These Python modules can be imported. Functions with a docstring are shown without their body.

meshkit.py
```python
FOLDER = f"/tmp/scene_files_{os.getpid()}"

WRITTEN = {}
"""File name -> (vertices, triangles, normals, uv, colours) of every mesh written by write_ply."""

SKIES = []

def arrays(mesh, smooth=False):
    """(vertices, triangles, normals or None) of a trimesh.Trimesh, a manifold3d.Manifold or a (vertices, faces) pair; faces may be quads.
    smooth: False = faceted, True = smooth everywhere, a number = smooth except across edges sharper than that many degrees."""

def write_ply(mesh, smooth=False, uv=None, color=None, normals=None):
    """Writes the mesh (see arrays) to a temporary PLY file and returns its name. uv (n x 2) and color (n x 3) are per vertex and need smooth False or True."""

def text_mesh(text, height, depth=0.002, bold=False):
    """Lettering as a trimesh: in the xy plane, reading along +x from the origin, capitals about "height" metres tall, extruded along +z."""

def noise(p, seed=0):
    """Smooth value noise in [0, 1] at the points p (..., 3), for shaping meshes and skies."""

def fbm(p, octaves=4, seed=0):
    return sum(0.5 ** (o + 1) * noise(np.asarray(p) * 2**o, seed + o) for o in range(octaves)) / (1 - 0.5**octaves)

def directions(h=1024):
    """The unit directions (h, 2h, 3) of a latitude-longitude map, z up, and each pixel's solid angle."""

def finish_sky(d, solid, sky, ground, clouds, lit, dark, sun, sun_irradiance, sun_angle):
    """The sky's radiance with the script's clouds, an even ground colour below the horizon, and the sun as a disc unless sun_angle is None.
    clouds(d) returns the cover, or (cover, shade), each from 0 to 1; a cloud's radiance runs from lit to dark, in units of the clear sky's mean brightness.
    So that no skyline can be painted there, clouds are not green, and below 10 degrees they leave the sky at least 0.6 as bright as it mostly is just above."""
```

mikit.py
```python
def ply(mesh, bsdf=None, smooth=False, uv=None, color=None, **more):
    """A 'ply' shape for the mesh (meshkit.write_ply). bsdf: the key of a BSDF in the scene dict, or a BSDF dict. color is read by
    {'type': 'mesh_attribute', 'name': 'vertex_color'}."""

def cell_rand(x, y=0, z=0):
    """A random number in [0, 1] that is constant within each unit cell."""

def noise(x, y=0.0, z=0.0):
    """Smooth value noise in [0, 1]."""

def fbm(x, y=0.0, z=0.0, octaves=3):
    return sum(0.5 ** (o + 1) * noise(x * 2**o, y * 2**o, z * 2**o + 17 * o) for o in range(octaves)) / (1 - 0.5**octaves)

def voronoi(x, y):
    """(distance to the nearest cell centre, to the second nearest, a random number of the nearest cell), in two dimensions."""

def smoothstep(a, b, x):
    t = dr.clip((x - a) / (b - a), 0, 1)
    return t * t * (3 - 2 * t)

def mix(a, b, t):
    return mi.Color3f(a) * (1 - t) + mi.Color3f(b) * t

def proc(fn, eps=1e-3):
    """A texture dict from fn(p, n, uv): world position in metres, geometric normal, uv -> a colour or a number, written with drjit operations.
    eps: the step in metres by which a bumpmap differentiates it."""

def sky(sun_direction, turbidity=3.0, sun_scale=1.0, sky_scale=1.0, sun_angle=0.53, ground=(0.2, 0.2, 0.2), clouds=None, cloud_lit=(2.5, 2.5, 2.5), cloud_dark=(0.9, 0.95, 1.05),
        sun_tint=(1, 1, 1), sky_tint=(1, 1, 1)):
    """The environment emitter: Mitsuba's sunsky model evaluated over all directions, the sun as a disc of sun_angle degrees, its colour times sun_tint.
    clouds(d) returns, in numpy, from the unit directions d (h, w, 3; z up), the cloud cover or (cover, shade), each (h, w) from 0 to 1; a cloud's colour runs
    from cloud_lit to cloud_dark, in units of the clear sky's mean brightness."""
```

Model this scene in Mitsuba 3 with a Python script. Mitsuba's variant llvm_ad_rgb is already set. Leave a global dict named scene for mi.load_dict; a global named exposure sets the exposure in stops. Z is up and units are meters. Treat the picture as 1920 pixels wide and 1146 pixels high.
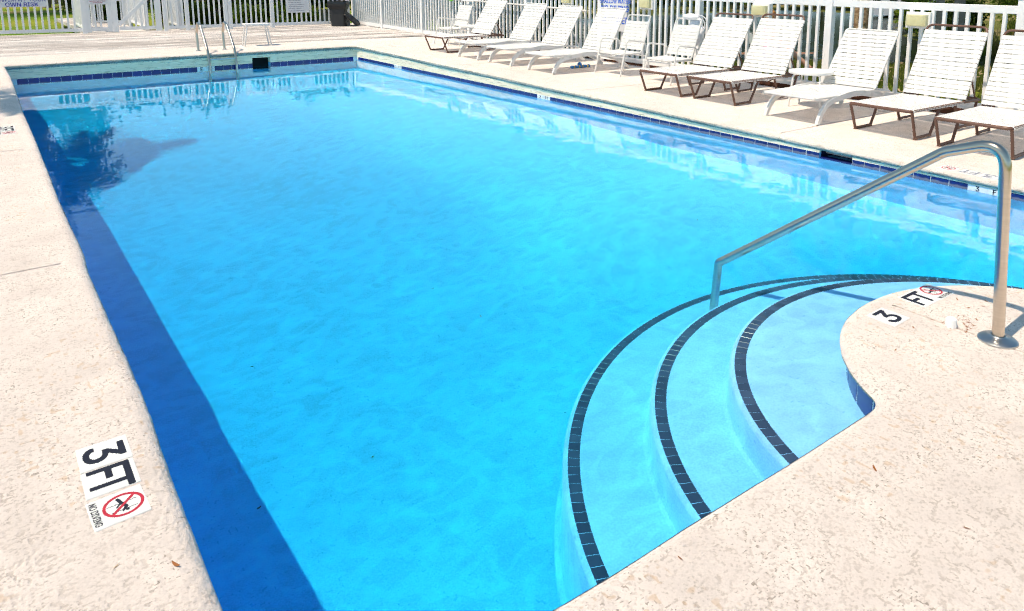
import math, random
import numpy as np, trimesh, drjit as dr, mitsuba as mi
import manifold3d as m3
import shapely
from shapely.geometry import Polygon, box as sbox, LineString, Point
from shapely.ops import unary_union
import mikit, meshkit
from mikit import fbm, noise, smoothstep, mix, voronoi, cell_rand
T = mi.ScalarTransform4f
scene, labels = {}, {}
RNG = np.random.default_rng(7)

# ------------------------------------------------------------------ camera, sky, exposure
CAM = np.array([-6.54794, -15.22932, 1.71677])
FWD = np.array([0.60264171, 0.77842272, -0.17573003])
UP = np.array([0.1054885, 0.14057017, 0.98443497])
scene['camera'] = {'type': 'perspective', 'fov': 68.62, 'fov_axis': 'x', 'near_clip': 0.05, 'far_clip': 900.0,
                   'principal_point_offset_x': -0.03632, 'principal_point_offset_y': 0.32044,
                   'to_world': T().look_at(origin=CAM.tolist(), target=(CAM + FWD).tolist(), up=UP.tolist())}
SUN = np.array([-0.46, 0.03, 0.89])
scene['sky'] = mikit.sky(SUN, turbidity=3.2, sky_scale=1.5, sky_tint=(.99, 1.07, .90), ground=(0.25, 0.24, 0.2))
exposure = 1.49

# ------------------------------------------------------------------ helpers
def col(c): return {'type': 'rgb', 'value': list(c)}
def num(base):
    if base not in used: used.add(base); return base
    k = 1
    while f'{base}_{k:03d}' in used: k += 1
    used.add(f'{base}_{k:03d}'); return f'{base}_{k:03d}'
used = set()
ORD = 'first second third fourth fifth sixth seventh eighth ninth tenth eleventh twelfth thirteenth fourteenth fifteenth sixteenth'.split()
_next = {}
def numbered(base):
    n = _next.get(base, 0); _next[base] = n + 1
    return base if n == 0 else f'{base}_{n:03d}'
def shp(mesh, mat, smooth=30, **kw): return mikit.ply(mesh, mat, smooth=smooth, **kw)
def put(base, d, parent=None, M=None):
    key = numbered(base if parent is None else parent + '__' + base)
    scene[key] = d if M is None else {**d, 'to_world': T(np.asarray(M, float).tolist()) if not isinstance(M, T) else M}
    return key
def tag(key, label=None, cat=None, group=None, kind=None):
    d = labels.setdefault(key, {})
    for k, v in (('label', label), ('category', cat), ('group', group), ('kind', kind)):
        if v: d[k] = v
    return key
def thing(base, label, cat, group=None): return tag(numbered(base), label, cat, group)
def struct(base, mesh, mat, smooth=30, label=None):
    k = put(base, shp(mesh, mat, smooth)); tag(k, label, None, None, 'structure'); return k
def cat_(ms): return trimesh.util.concatenate([m for m in ms if m is not None])
def tr(x=0, y=0, z=0):
    M = np.eye(4); M[:3, 3] = (x, y, z); return M
def rot(ax, deg): return trimesh.transformations.rotation_matrix(math.radians(deg), ax)
def frame(o, x, y, z=None):
    x, y = np.array(x, float), np.array(y, float); z = np.cross(x, y) if z is None else np.array(z, float)
    M = np.eye(4); M[:3, 0], M[:3, 1], M[:3, 2], M[:3, 3] = x, y, z, o; return M
def bx(x0, x1, y0, y1, z0, z1, bev=0):
    """box, optionally with chamfered edges"""
    if bev <= 0:
        return trimesh.creation.box(extents=(x1 - x0, y1 - y0, z1 - z0), transform=tr((x0 + x1) / 2, (y0 + y1) / 2, (z0 + z1) / 2))
    c, pts = ((x0 + x1) / 2, (y0 + y1) / 2, (z0 + z1) / 2), []
    h = ((x1 - x0) / 2, (y1 - y0) / 2, (z1 - z0) / 2)
    for sx in (-1, 1):
        for sy in (-1, 1):
            for sz in (-1, 1):
                for k in range(3):
                    p = [sx * h[0], sy * h[1], sz * h[2]]
                    for j in range(3):
                        if j != k: p[j] -= math.copysign(bev, p[j])
                    pts.append([p[i] + c[i] for i in range(3)])
    return trimesh.convex.convex_hull(np.array(pts))
def beam(p0, p1, w, h, bev=0.004):
    """bar from p0 to p1 (centre line), w across, h upright, faces kept plumb"""
    p0, p1 = np.array(p0, float), np.array(p1, float); d = p1 - p0; L = np.linalg.norm(d)
    m = bx(-L / 2, L / 2, -w / 2, w / 2, -h / 2, h / 2, bev)
    x = d / L; y = np.cross([0, 0, 1], x); y /= np.linalg.norm(y)
    m.apply_transform(frame((p0 + p1) / 2, x, y)); return m
def tube(path, r, n=10, closed=False, caps=True):
    P = np.array(path, float); k = len(P); rr = np.broadcast_to(np.asarray(r, float), (k,))
    tg = np.gradient(P, axis=0) if not closed else (np.roll(P, -1, 0) - np.roll(P, 1, 0))
    if not closed: tg[0], tg[-1] = P[1] - P[0], P[-1] - P[-2]
    tg /= np.linalg.norm(tg, axis=1, keepdims=True) + 1e-12
    a = np.array([0, 0, 1.0]) if abs(tg[0][2]) < .9 else np.array([1.0, 0, 0])
    nrm = np.cross(tg[0], a); nrm /= np.linalg.norm(nrm); V = []
    ang = np.arange(n) * 2 * np.pi / n
    for i in range(k):
        nrm = nrm - tg[i] * (nrm @ tg[i]); nrm /= np.linalg.norm(nrm); b = np.cross(tg[i], nrm)
        V.append(P[i] + rr[i] * (np.cos(ang)[:, None] * nrm + np.sin(ang)[:, None] * b))
    V = np.vstack(V); F = []
    for i in range(k if closed else k - 1):
        j = (i + 1) % k; q = np.arange(n); q2 = (q + 1) % n
        F.append(np.stack([i * n + q, i * n + q2, j * n + q2], 1)); F.append(np.stack([i * n + q, j * n + q2, j * n + q], 1))
    if caps and not closed:
        V = np.vstack([V, P[:1], P[-1:]]); q = np.arange(n); q2 = (q + 1) % n; o = (k - 1) * n
        F.append(np.stack([q2, q, q * 0 + k * n], 1)); F.append(np.stack([o + q, o + q2, q * 0 + k * n + 1], 1))
    return trimesh.Trimesh(V, np.vstack(F), process=False)
def bend(pts, r, n=6):
    """polyline with rounded corners of radius r"""
    P = [np.array(p, float) for p in pts]; out = [P[0]]
    rs = r if isinstance(r, (list, tuple)) else [r] * (len(P) - 2)
    for i in range(1, len(P) - 1):
        a, b = P[i - 1] - P[i], P[i + 1] - P[i]; la, lb = np.linalg.norm(a), np.linalg.norm(b)
        a, b = a / la, b / lb; c = np.clip(a @ b, -1, 1); th = math.acos(c)
        t = min(rs[i - 1] / math.tan(th / 2), .48 * la, .48 * lb)
        p0, p1 = P[i] + a * t, P[i] + b * t
        for s in np.linspace(0, 1, n + 1):
            out.append((1 - s) ** 2 * p0 + 2 * s * (1 - s) * P[i] + s * s * p1)
    out.append(P[-1]); return out
def lathe(prof, n=24): return trimesh.creation.revolve(np.array(prof, float), sections=n)
def prism(poly, z0, z1):
    m = trimesh.creation.extrude_polygon(poly, z1 - z0, engine='earcut'); m.apply_translation((0, 0, z0)); return m
def grid(X, Y, Z):
    h, w = X.shape; V = np.stack([X, Y, Z], -1).reshape(-1, 3); i = np.arange((h - 1) * (w - 1)); r, c = i // (w - 1), i % (w - 1)
    a = r * w + c; F = np.vstack([np.stack([a, a + 1, a + w + 1], 1), np.stack([a, a + w + 1, a + w], 1)])
    m = trimesh.Trimesh(V, F, process=False)
    return m
def text(s, h, bold=False, depth=.0012, sx=1.0):
    m = meshkit.text_mesh(s, h, depth, bold); m.apply_translation(-m.bounds.mean(0) * [1, 1, 0]); m.apply_scale([sx, 1, 1]); return m

# ------------------------------------------------------------------ materials
def principled(name, base, rough=.5, spec=.5, metal=0.0, bump=None, bscale=.002, eps=1e-3, thin=False, **kw):
    b = {'type': 'principled', 'base_color': col(base) if isinstance(base, (tuple, list)) else mikit.proc(base),
         'roughness': rough if not callable(rough) else mikit.proc(rough), 'specular': spec, 'metallic': metal, **kw}
    if bump is not None: b = {'type': 'bumpmap', 'arbitrary': mikit.proc(bump, eps), 'scale': bscale, 'bsdf': b}
    scene[name] = {'type': 'twosided', 'bsdf': b}
def pits(p):
    w = fbm(p.x * 9, p.y * 9, 3.1, octaves=2) - .5
    a = fbm(p.x * 112 + 3 * w, p.y * 132 + 3 * w, p.z * 60, octaves=3)
    return smoothstep(.50, .70, a)
def deck_col(p, n, uv):
    k = pits(p); big = fbm(p.x * .9, p.y * .9, 7., octaves=3); mid = fbm(p.x * 7, p.y * 7, 2., octaves=3); fine = noise(p.x * 260, p.y * 260, p.z * 260)
    c = mix((.72, .64, .59), (.47, .405, .355), k * (.15 + .65 * noise(p.x * 31, p.y * 31, 2.)))
    c = c * (.88 + .2 * big) * (.88 + .24 * mid) * (.93 + .14 * fine)
    sp = smoothstep(.80, .90, noise(p.x * 120 + 9, p.y * 150, 1.)) * smoothstep(.40, .62, mid)
    c = mix(c, mi.Color3f(.20, .15, .11), sp * .6)
    st = smoothstep(.78, .9, noise(p.x * 60 + 9, p.y * 45, 1.))
    return mix(c, mi.Color3f(.52, .34, .18), st * .4 * smoothstep(.5, .6, noise(p.x * 3, p.y * 3, 5.)))
def deck_bump(p, n, uv): return 1 - pits(p) * .8 + .25 * noise(p.x * 150, p.y * 150, p.z * 150)
principled('m_deck', deck_col, .9, .25, bump=deck_bump, bscale=.0032, eps=.0015)
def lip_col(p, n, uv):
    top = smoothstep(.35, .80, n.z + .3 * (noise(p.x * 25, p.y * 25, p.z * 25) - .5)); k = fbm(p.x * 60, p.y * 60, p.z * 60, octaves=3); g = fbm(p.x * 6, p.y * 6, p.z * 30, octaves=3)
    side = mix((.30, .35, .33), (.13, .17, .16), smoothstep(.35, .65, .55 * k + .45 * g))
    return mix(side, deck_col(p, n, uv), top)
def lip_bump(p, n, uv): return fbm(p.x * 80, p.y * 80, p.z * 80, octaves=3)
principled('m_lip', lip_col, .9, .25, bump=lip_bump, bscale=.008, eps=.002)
def cream(p, n, uv):
    k = fbm(p.x * 4, p.y * 4, p.z * 26, octaves=3); s = smoothstep(.64, .72, fbm(p.x * 9 + 3, p.y * 9, p.z * 70, octaves=2))
    return mix(mi.Color3f(.95, .79, .57) * (.85 + .25 * k), mi.Color3f(.36, .33, .22), s * .55)
principled('m_cream', cream, .7, .3)
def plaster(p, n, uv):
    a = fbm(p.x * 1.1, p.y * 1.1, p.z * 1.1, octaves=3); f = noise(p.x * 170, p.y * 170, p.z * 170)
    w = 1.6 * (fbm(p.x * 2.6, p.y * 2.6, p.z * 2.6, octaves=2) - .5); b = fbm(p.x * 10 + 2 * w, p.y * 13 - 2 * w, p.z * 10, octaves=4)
    caustic = smoothstep(.52, .78, 1 - dr.abs(2 * fbm(p.x * 5.5 + w, p.y * 8 + 1.5 * w, p.z * 5, octaves=2) - 1) * 1.9)  # bright ridged streaks painted into the plaster in place of caustic light
    c = mi.Color3f(.29, .585, .93) * (.72 + .22 * a + .34 * b + .09 * caustic) * (.88 + .24 * f)  # plaster blotches, with fine mottling strengthened to stand in for ripple light
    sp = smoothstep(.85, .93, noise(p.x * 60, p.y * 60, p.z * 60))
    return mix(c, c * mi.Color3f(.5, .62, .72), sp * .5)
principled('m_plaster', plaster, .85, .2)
principled('m_plaster_wall', lambda p, n, uv: plaster(p, n, uv) * mi.Color3f(.60, .82, .80) * (.82 + .35 * fbm(p.x * 3, p.y * 3, p.z * 12, octaves=3)), .85, .2)  # pool plaster darkened: back wall shade put into the colour, right wall shares it
def var(c0, c1, s):
    return lambda p, n, uv: mix(c0, c1, noise(p.x * s, p.y * s, p.z * s))
principled('m_tile_blue', var((.006, .011, .10), (.012, .022, .17), 9), .12, .6)
principled('m_tile_blue_b', var((.009, .018, .14), (.016, .03, .21), 9), .14, .6)
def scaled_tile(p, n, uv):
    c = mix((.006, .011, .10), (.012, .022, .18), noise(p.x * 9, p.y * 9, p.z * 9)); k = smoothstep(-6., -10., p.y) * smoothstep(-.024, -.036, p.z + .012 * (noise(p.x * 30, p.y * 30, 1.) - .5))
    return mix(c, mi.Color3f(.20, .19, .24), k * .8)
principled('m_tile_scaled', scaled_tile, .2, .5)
principled('m_tile_step', var((.022, .028, .06), (.04, .05, .10), 14), .25, .5)
principled('m_tile_step_b', var((.03, .04, .085), (.055, .07, .13), 14), .3, .5)
principled('m_tile_white', (.78, .79, .77), .2, .5)
principled('m_grout', (.72, .74, .72), .8, .2)
def vinyl(p, n, uv):
    d = fbm(p.x * 3, p.y * 3, p.z * 5, octaves=3); s = smoothstep(.5, .8, d) * .12
    return mix((.86, .86, .865), (.62, .62, .59), s)
principled('m_vinyl', vinyl, .38, .45)
principled('m_strap', lambda p, n, uv: mix((.80, .795, .78), (.70, .69, .66), fbm(p.x * 20, p.y * 14, p.z * 20)), .45, .4)
principled('m_white_metal', lambda p, n, uv: mix((.78, .765, .74), (.62, .6, .55), smoothstep(.55, .8, fbm(p.x * 12, p.y * 12, p.z * 12))), .35, .5)
principled('m_brown_metal', lambda p, n, uv: mix((.115, .052, .034), (.19, .10, .07), fbm(p.x * 14, p.y * 14, p.z * 14)), .38, .5)
def steel(p, n, uv): return mix((.68, .60, .51), (.53, .46, .38), fbm(p.x * 8, p.y * 8, p.z * 90, octaves=2))
principled('m_steel', steel, lambda p, n, uv: .14 + .10 * fbm(p.x * 30, p.y * 30, p.z * 30), .5, 1.0, bump=lambda p, n, uv: noise(p.x * 400, p.y * 60, p.z * 20), bscale=.00008, eps=.001)
principled('m_steel_dull', (.50, .52, .53), .34, .5, 1.0)
principled('m_black', (.012, .012, .014), .55, .4)
principled('m_ink', (.018, .02, .035), .6, .3)
principled('m_ink_blue', (.045, .04, .36), .6, .3)
principled('m_ink_blue_b', (.03, .11, .62), .6, .3)
principled('m_ink_grey', (.25, .26, .32), .7, .3)
principled('m_ink_red', (.50, .035, .06), .6, .3)
principled('m_ink_rose', (.45, .2, .24), .6, .3)
principled('m_sign', (.74, .75, .78), .4, .4)
principled('m_bin', lambda p, n, uv: mix((.020, .022, .026), (.04, .042, .046), fbm(p.x * 7, p.y * 7, p.z * 3)), .5, .4)
principled('m_bag', (.016, .017, .02), .28, .5)
principled('m_lamp', lambda p, n, uv: mix((.76, .74, .48), (.62, .55, .26), fbm(p.x * 9, p.y * 9, p.z * 14)), .3, .5)
principled('m_dark', (.006, .007, .009), .8, .2)
principled('m_recess', (.008, .012, .05), .5, .4)
def board(p, n, uv):
    k = dr.floor(p.y / .1425); r = cell_rand(k, 3., dr.floor(p.x / 2.4 + cell_rand(k, 1.)))
    g = fbm(p.x * 1.6, p.y * 70 + r * 50, r * 9, octaves=3)
    c = mix((.62, .58, .55), (.33, .28, .25), smoothstep(.35, .8, .6 * g + .4 * fbm(p.x * .5, k * .37, 3., octaves=2))) * (.55 + .65 * r)
    return c
principled('m_board', board, .85, .2)
def timber(p, n, uv): return mix((.16, .065, .04), (.07, .032, .02), fbm(p.x * 6, p.y * 6, p.z * 50))
principled('m_timber', timber, .9, .15)
def lawn(p, n, uv):
    a = fbm(p.x * .16, p.y * .5, 0., octaves=4); b = fbm(p.x * 9, p.y * 9, 0., octaves=3)
    c = mix((.095, .165, .012), (.19, .205, .028), smoothstep(.3, .7, a)) * (.6 + .8 * b)
    d = smoothstep(.56, .68, fbm(p.x * .45 + 3, p.y * .7, 4., octaves=3))
    c = mix(c, mi.Color3f(.075, .08, .03) * (.6 + .7 * b), smoothstep(7., 13., p.x) * .85)
    return mix(c, mi.Color3f(.26, .20, .10), d * .6)
principled('m_lawn', lawn, .95, .1)
def soil(p, n, uv): return mix((.10, .075, .045), (.06, .07, .03), fbm(p.x * 5, p.y * 5, 0., octaves=4))
principled('m_soil', soil, .95, .1)
principled('m_joint', (.60, .55, .50), .9, .2)
def bark(p, n, uv):
    r = fbm(p.x * 14, p.y * 14, p.z * 26, octaves=3); return mix((.19, .165, .14), (.33, .30, .26), r)
principled('m_bark', bark, .9, .15, bump=lambda p, n, uv: fbm(p.x * 20, p.y * 20, p.z * 36, octaves=3), bscale=.02, eps=.004)
def boots(p, n, uv): return mix((.22, .13, .075), (.50, .36, .22), smoothstep(.3, .75, fbm(p.x * 17, p.y * 17, p.z * 17)))
principled('m_boots', boots, .9, .15)
def leafm(name, c0, c1, thin=.5):
    def f(p, n, uv): return mix(c0, c1, fbm(p.x * 2.3, p.y * 2.3, p.z * 2.3, octaves=3))
    scene[name] = {'type': 'principledthin', 'base_color': mikit.proc(f), 'roughness': .5, 'diff_trans': thin, 'eta': 1.4}
leafm('m_leaf_dark', (.018, .035, .010), (.06, .10, .02))
leafm('m_leaf_mid', (.05, .10, .012), (.13, .20, .03))
leafm('m_leaf_light', (.10, .17, .02), (.24, .28, .05))
leafm('m_leaf_dry', (.22, .15, .05), (.40, .28, .11))
leafm('m_grass', (.07, .11, .015), (.18, .18, .045), .5)
principled('m_leafbit', (.33, .13, .05), .7, .2)
principled('m_leafbit_pale', (.55, .40, .24), .7, .2)
principled('m_leafbit_dark', (.06, .05, .04), .7, .2)
principled('m_hose', (.20, .62, .05), .4, .5)
principled('m_toy_blue', (.03, .20, .55), .4, .5)
principled('m_toy_tan', (.55, .42, .12), .4, .5)
principled('m_cloth_white', (.80, .80, .82), .9, .2)
principled('m_skin', (.62, .34, .24), .6, .3)
principled('m_hair', lambda p, n, uv: mix((.22, .085, .02), (.62, .30, .09), fbm(p.x * 45, p.y * 45, p.z * 45)), .6, .3)
principled('m_pink', (.80, .22, .42), .9, .2)
principled('m_sandal', (.05, .03, .02), .7, .2)
principled('m_fence_wood', lambda p, n, uv: mix((.22, .17, .13), (.34, .29, .24), noise(p.x * 6, p.y * 2, p.z * 1.2)), .9, .15)
principled('m_siding', (.52, .55, .60), .7, .3)
principled('m_roof', (.16, .16, .18), .8, .2)
principled('m_window', (.03, .04, .05), .1, .6)
principled('m_wallstone', (.42, .38, .32), .9, .2)
scene['m_water'] = {'type': 'thindielectric', 'int_ior': 1.19, 'ext_ior': 1.0}
scene['water_medium'] = {'type': 'homogeneous', 'albedo': col((0.0, 0.0, 0.0)), 'sigma_t': col((.54, .030, .004)), 'scale': 2.3}
scene['m_lake'] = {'type': 'bumpmap', 'arbitrary': mikit.proc(lambda p, n, uv: fbm(p.x * 2.2, p.y * 5.5, 0., octaves=3), .02), 'scale': .035,
                   'bsdf': {'type': 'plastic', 'diffuse_reflectance': col((.018, .026, .02)), 'int_ior': 1.33}}

# ------------------------------------------------------------------ levels of the sloping deck
TP = .1556                                                            # waterline tile pitch
WATER = -.047
def z_deck(x, y):
    x, y = np.asarray(x, float), np.asarray(y, float)
    zr = np.interp(y, [-16, -12.7, -.5, 0], [.035, .062, .235, .24]); zl = np.interp(y, [-13, 0], [.13, .24])
    t = np.clip((x + 6.3) / 1.1, 0, 1); t = t * t * (3 - 2 * t)
    return zl * (1 - t) + zr * t - .012 * np.clip(x - .3, 0, 2.8)
def zd(x, y): return float(z_deck(x, y))

# ------------------------------------------------------------------ pool outline (edge of the coping seen from above)
left = [(-6.115, -.1), (-6.10, -1.38), (-6.108, -2.55), (-6.138, -4.79), (-6.136, -6.37), (-6.148, -8.27), (-6.156, -9.0), (-6.153, -9.72), (-6.148, -10.18),
        (-6.154, -10.43), (-6.163, -10.63), (-6.162, -11.28), (-6.156, -11.8), (-6.158, -12.34), (-6.174, -12.74), (-6.18, -13.18), (-6.183, -13.43), (-6.18, -13.75)]
IC = np.array([-2.942, -14.309]); IR = .982
a0, a1 = math.atan2(-13.864 + 14.309, -3.818 + 2.942), math.atan2(-13.864 + 14.309, -2.066 + 2.942)
arc = [tuple(IC + IR * np.array([math.cos(a), math.sin(a)])) for a in np.linspace(a0, a1, 40)]
corner_r = [(-.03, -.09), (-.10, -.025)]
outline = left + [(-6.08, -13.855), (-5.49, -13.858), (-4.9, -13.857), (-4.44, -13.868), (-4.16, -13.871), (-3.89, -13.872)] + arc + \
    [(-1.9, -13.868), (-.9, -13.866), (-.03, -13.868), (-.02, -13.7)] + [(-.02 + .006 * math.sin(y * 2.1), y) for y in np.arange(-13.2, -.2, .4)] + corner_r + \
    [(x, -.02 + .005 * math.sin(x * 2.7)) for x in np.arange(-.4, -6.0, -.4)] + [(-6.05, -.03)]
pool = Polygon(outline)
L = pool.exterior.length; step = .03
ring = np.array([pool.exterior.interpolate(s).coords[0] for s in np.arange(0, L, step)])
if Polygon(ring).exterior.is_ccw: ring = ring[::-1]
for k in range(2): ring = .25 * np.roll(ring, 1, 0) + .5 * ring + .25 * np.roll(ring, -1, 0)
tg = np.roll(ring, -1, 0) - np.roll(ring, 1, 0); tg /= np.linalg.norm(tg, axis=1, keepdims=True)
out = np.stack([-tg[:, 1], tg[:, 0]], 1)                               # away from the water (ring runs clockwise)
if pool.contains(Point(*(ring[5] + .05 * out[5]))): out = -out
th = np.interp(ring[:, 1], [-13.9, -13.0, 0], [.042, .055, .08])
prof = [(.12, 0), (.07, 0), (.045, -.002), (.024, -.008), (.009, -.02), (.0, -.55), (.003, -.8), (.014, -.97), (.04, -1.0), (.09, -1.0)]
rows, zt = [], z_deck(ring[:, 0], ring[:, 1])
for j, (ins, dz) in enumerate(prof):
    q = ring + out * ins; z = z_deck(q[:, 0], q[:, 1]) + (dz if dz > -.1 else dz * th)
    if 2 <= j <= 8:
        nz = meshkit.fbm(np.stack([q[:, 0] * 9, q[:, 1] * 9, z * 20], 1), 3) - .5
        q = q + out * (nz * .010)[:, None] * (1 if j > 3 else .5); z = z + nz * .004 * (j > 3)
    rows.append(np.column_stack([q, z]))
n_, m_ = len(ring), len(prof); V = np.stack(rows, 1).reshape(-1, 3); i = np.arange(n_); F = []
for j in range(m_ - 1):
    a, b = i * m_ + j, ((i + 1) % n_) * m_ + j
    F += [np.stack([a, a + 1, b + 1], 1), np.stack([a, b + 1, b], 1)]
lip = trimesh.Trimesh(V, np.vstack(F), process=False)

# ------------------------------------------------------------------ deck slabs with open control joints
inner = Polygon(ring + out * .12).buffer(0)
concrete = sbox(-9.5, -20, 3.02, 1.55).difference(inner)
J = .007
cuts = [sbox(-10, y - J, -6.0, y + J) for y in (-10.49, -7.18, -3.9, -.7, -13.95)] + [sbox(0, y - J, 4, y + J) for y in (-10.6, -7.3, -4.0, -.7, -13.9)] + \
    [sbox(-2.935 - J, -20, -2.935 + J, -13.2), sbox(-3.9, 0, -3.9 + 2 * J, 2), sbox(-.6, 0, -.6 + 2 * J, 2), sbox(.6, -.7, .6 + 2 * J, 2)]
slabs = concrete.difference(unary_union(cuts))
def tessellate(poly, zf, cell=.6):
    x0, y0, x1, y1 = poly.bounds; Vs, Fs, o = [], [], 0
    for cx in np.arange(math.floor(x0 / cell), math.ceil(x1 / cell)):
        for cy in np.arange(math.floor(y0 / cell), math.ceil(y1 / cell)):
            g = poly.intersection(sbox(cx * cell, cy * cell, (cx + 1) * cell, (cy + 1) * cell))
            for q in getattr(g, 'geoms', [g]):
                if q.geom_type != 'Polygon' or q.area < 1e-7: continue
                v, f = trimesh.creation.triangulate_polygon(q, engine='earcut')
                Vs.append(v); Fs.append(f + o); o += len(v)
    v, f = np.vstack(Vs), np.vstack(Fs); V3 = np.column_stack([v, zf(v[:, 0], v[:, 1])])
    m = trimesh.Trimesh(V3, f, process=False)
    fl = m.face_normals[:, 2] < 0; f[fl] = f[fl][:, ::-1]
    return trimesh.Trimesh(V3, f, process=False)
def slab_mesh(poly):
    top = tessellate(poly, z_deck); parts = [top]
    for rg in [poly.exterior, *poly.interiors]:
        c = np.array(LineString(rg.coords).segmentize(.5).coords); z = z_deck(c[:, 0], c[:, 1]); k = len(c)
        v = np.vstack([np.column_stack([c, z]), np.column_stack([c, z - .1])]); ii = np.arange(k - 1)
        parts.append(trimesh.Trimesh(v, np.vstack([np.stack([ii, ii + k, ii + k + 1], 1), np.stack([ii, ii + k + 1, ii + 1], 1)]), process=False))
    return cat_(parts)
deck = numbered('pool_deck'); tag(deck, kind='structure')
for g in slabs.geoms:
    if g.area > .02: put('slab', shp(slab_mesh(g), 'm_deck', False), deck)
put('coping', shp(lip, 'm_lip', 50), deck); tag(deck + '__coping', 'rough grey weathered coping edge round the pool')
put('joint_bed', shp(tessellate(sbox(-9.5, -20, 3.02, 1.55).difference(inner.buffer(.02)), lambda x, y: z_deck(x, y) - .005), 'm_joint', False), deck)

# ------------------------------------------------------------------ pool basin
def man(m): return m3.Manifold(m3.Mesh(np.asarray(m.vertices, np.float32), np.asarray(m.faces, np.uint32)))
def unman(m): q = m.to_mesh(); return trimesh.Trimesh(q.vert_properties[:, :3], q.tri_verts, process=False)
SK = (-11.494, -11.144)                                               # skimmer mouth in the right wall
BK = (-2.163, -1.813)                                                 # opening in the back wall
def wall(x0, x1, y0, y1, z0, z1, hole=None):
    m = man(bx(x0, x1, y0, y1, z0, z1))
    if hole: m = m - man(bx(*hole))
    return unman(m)
basin = numbered('pool_basin'); tag(basin, kind='structure')
bh, rh = (*BK, -.1, .2, -.13, .105), (-.1, .24, *SK, -.052, .06)
put('wall_band', shp(wall(-6.3, -.0, 0, .25, 0, .17, bh), 'm_cream', False), basin); tag(basin + '__wall_band', 'cream painted band above the blue tiles')
put('wall_band', shp(unman(man(bx(0, .25, -14.2, .25, 0, .2)).trim_by_plane((0, .0125, -1), -.165) - man(bx(*rh[:4], -.06, .2))), 'm_cream', False), basin)
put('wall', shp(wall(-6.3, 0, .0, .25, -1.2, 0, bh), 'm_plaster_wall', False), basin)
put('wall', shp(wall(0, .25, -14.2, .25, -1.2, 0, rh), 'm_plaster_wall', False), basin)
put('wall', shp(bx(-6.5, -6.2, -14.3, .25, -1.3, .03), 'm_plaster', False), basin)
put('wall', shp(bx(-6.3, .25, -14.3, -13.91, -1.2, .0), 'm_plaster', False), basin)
fy = np.array([-14.2, -9, -6, 0]); fz = np.array([-.68, -.70, -.58, -.31])
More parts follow.
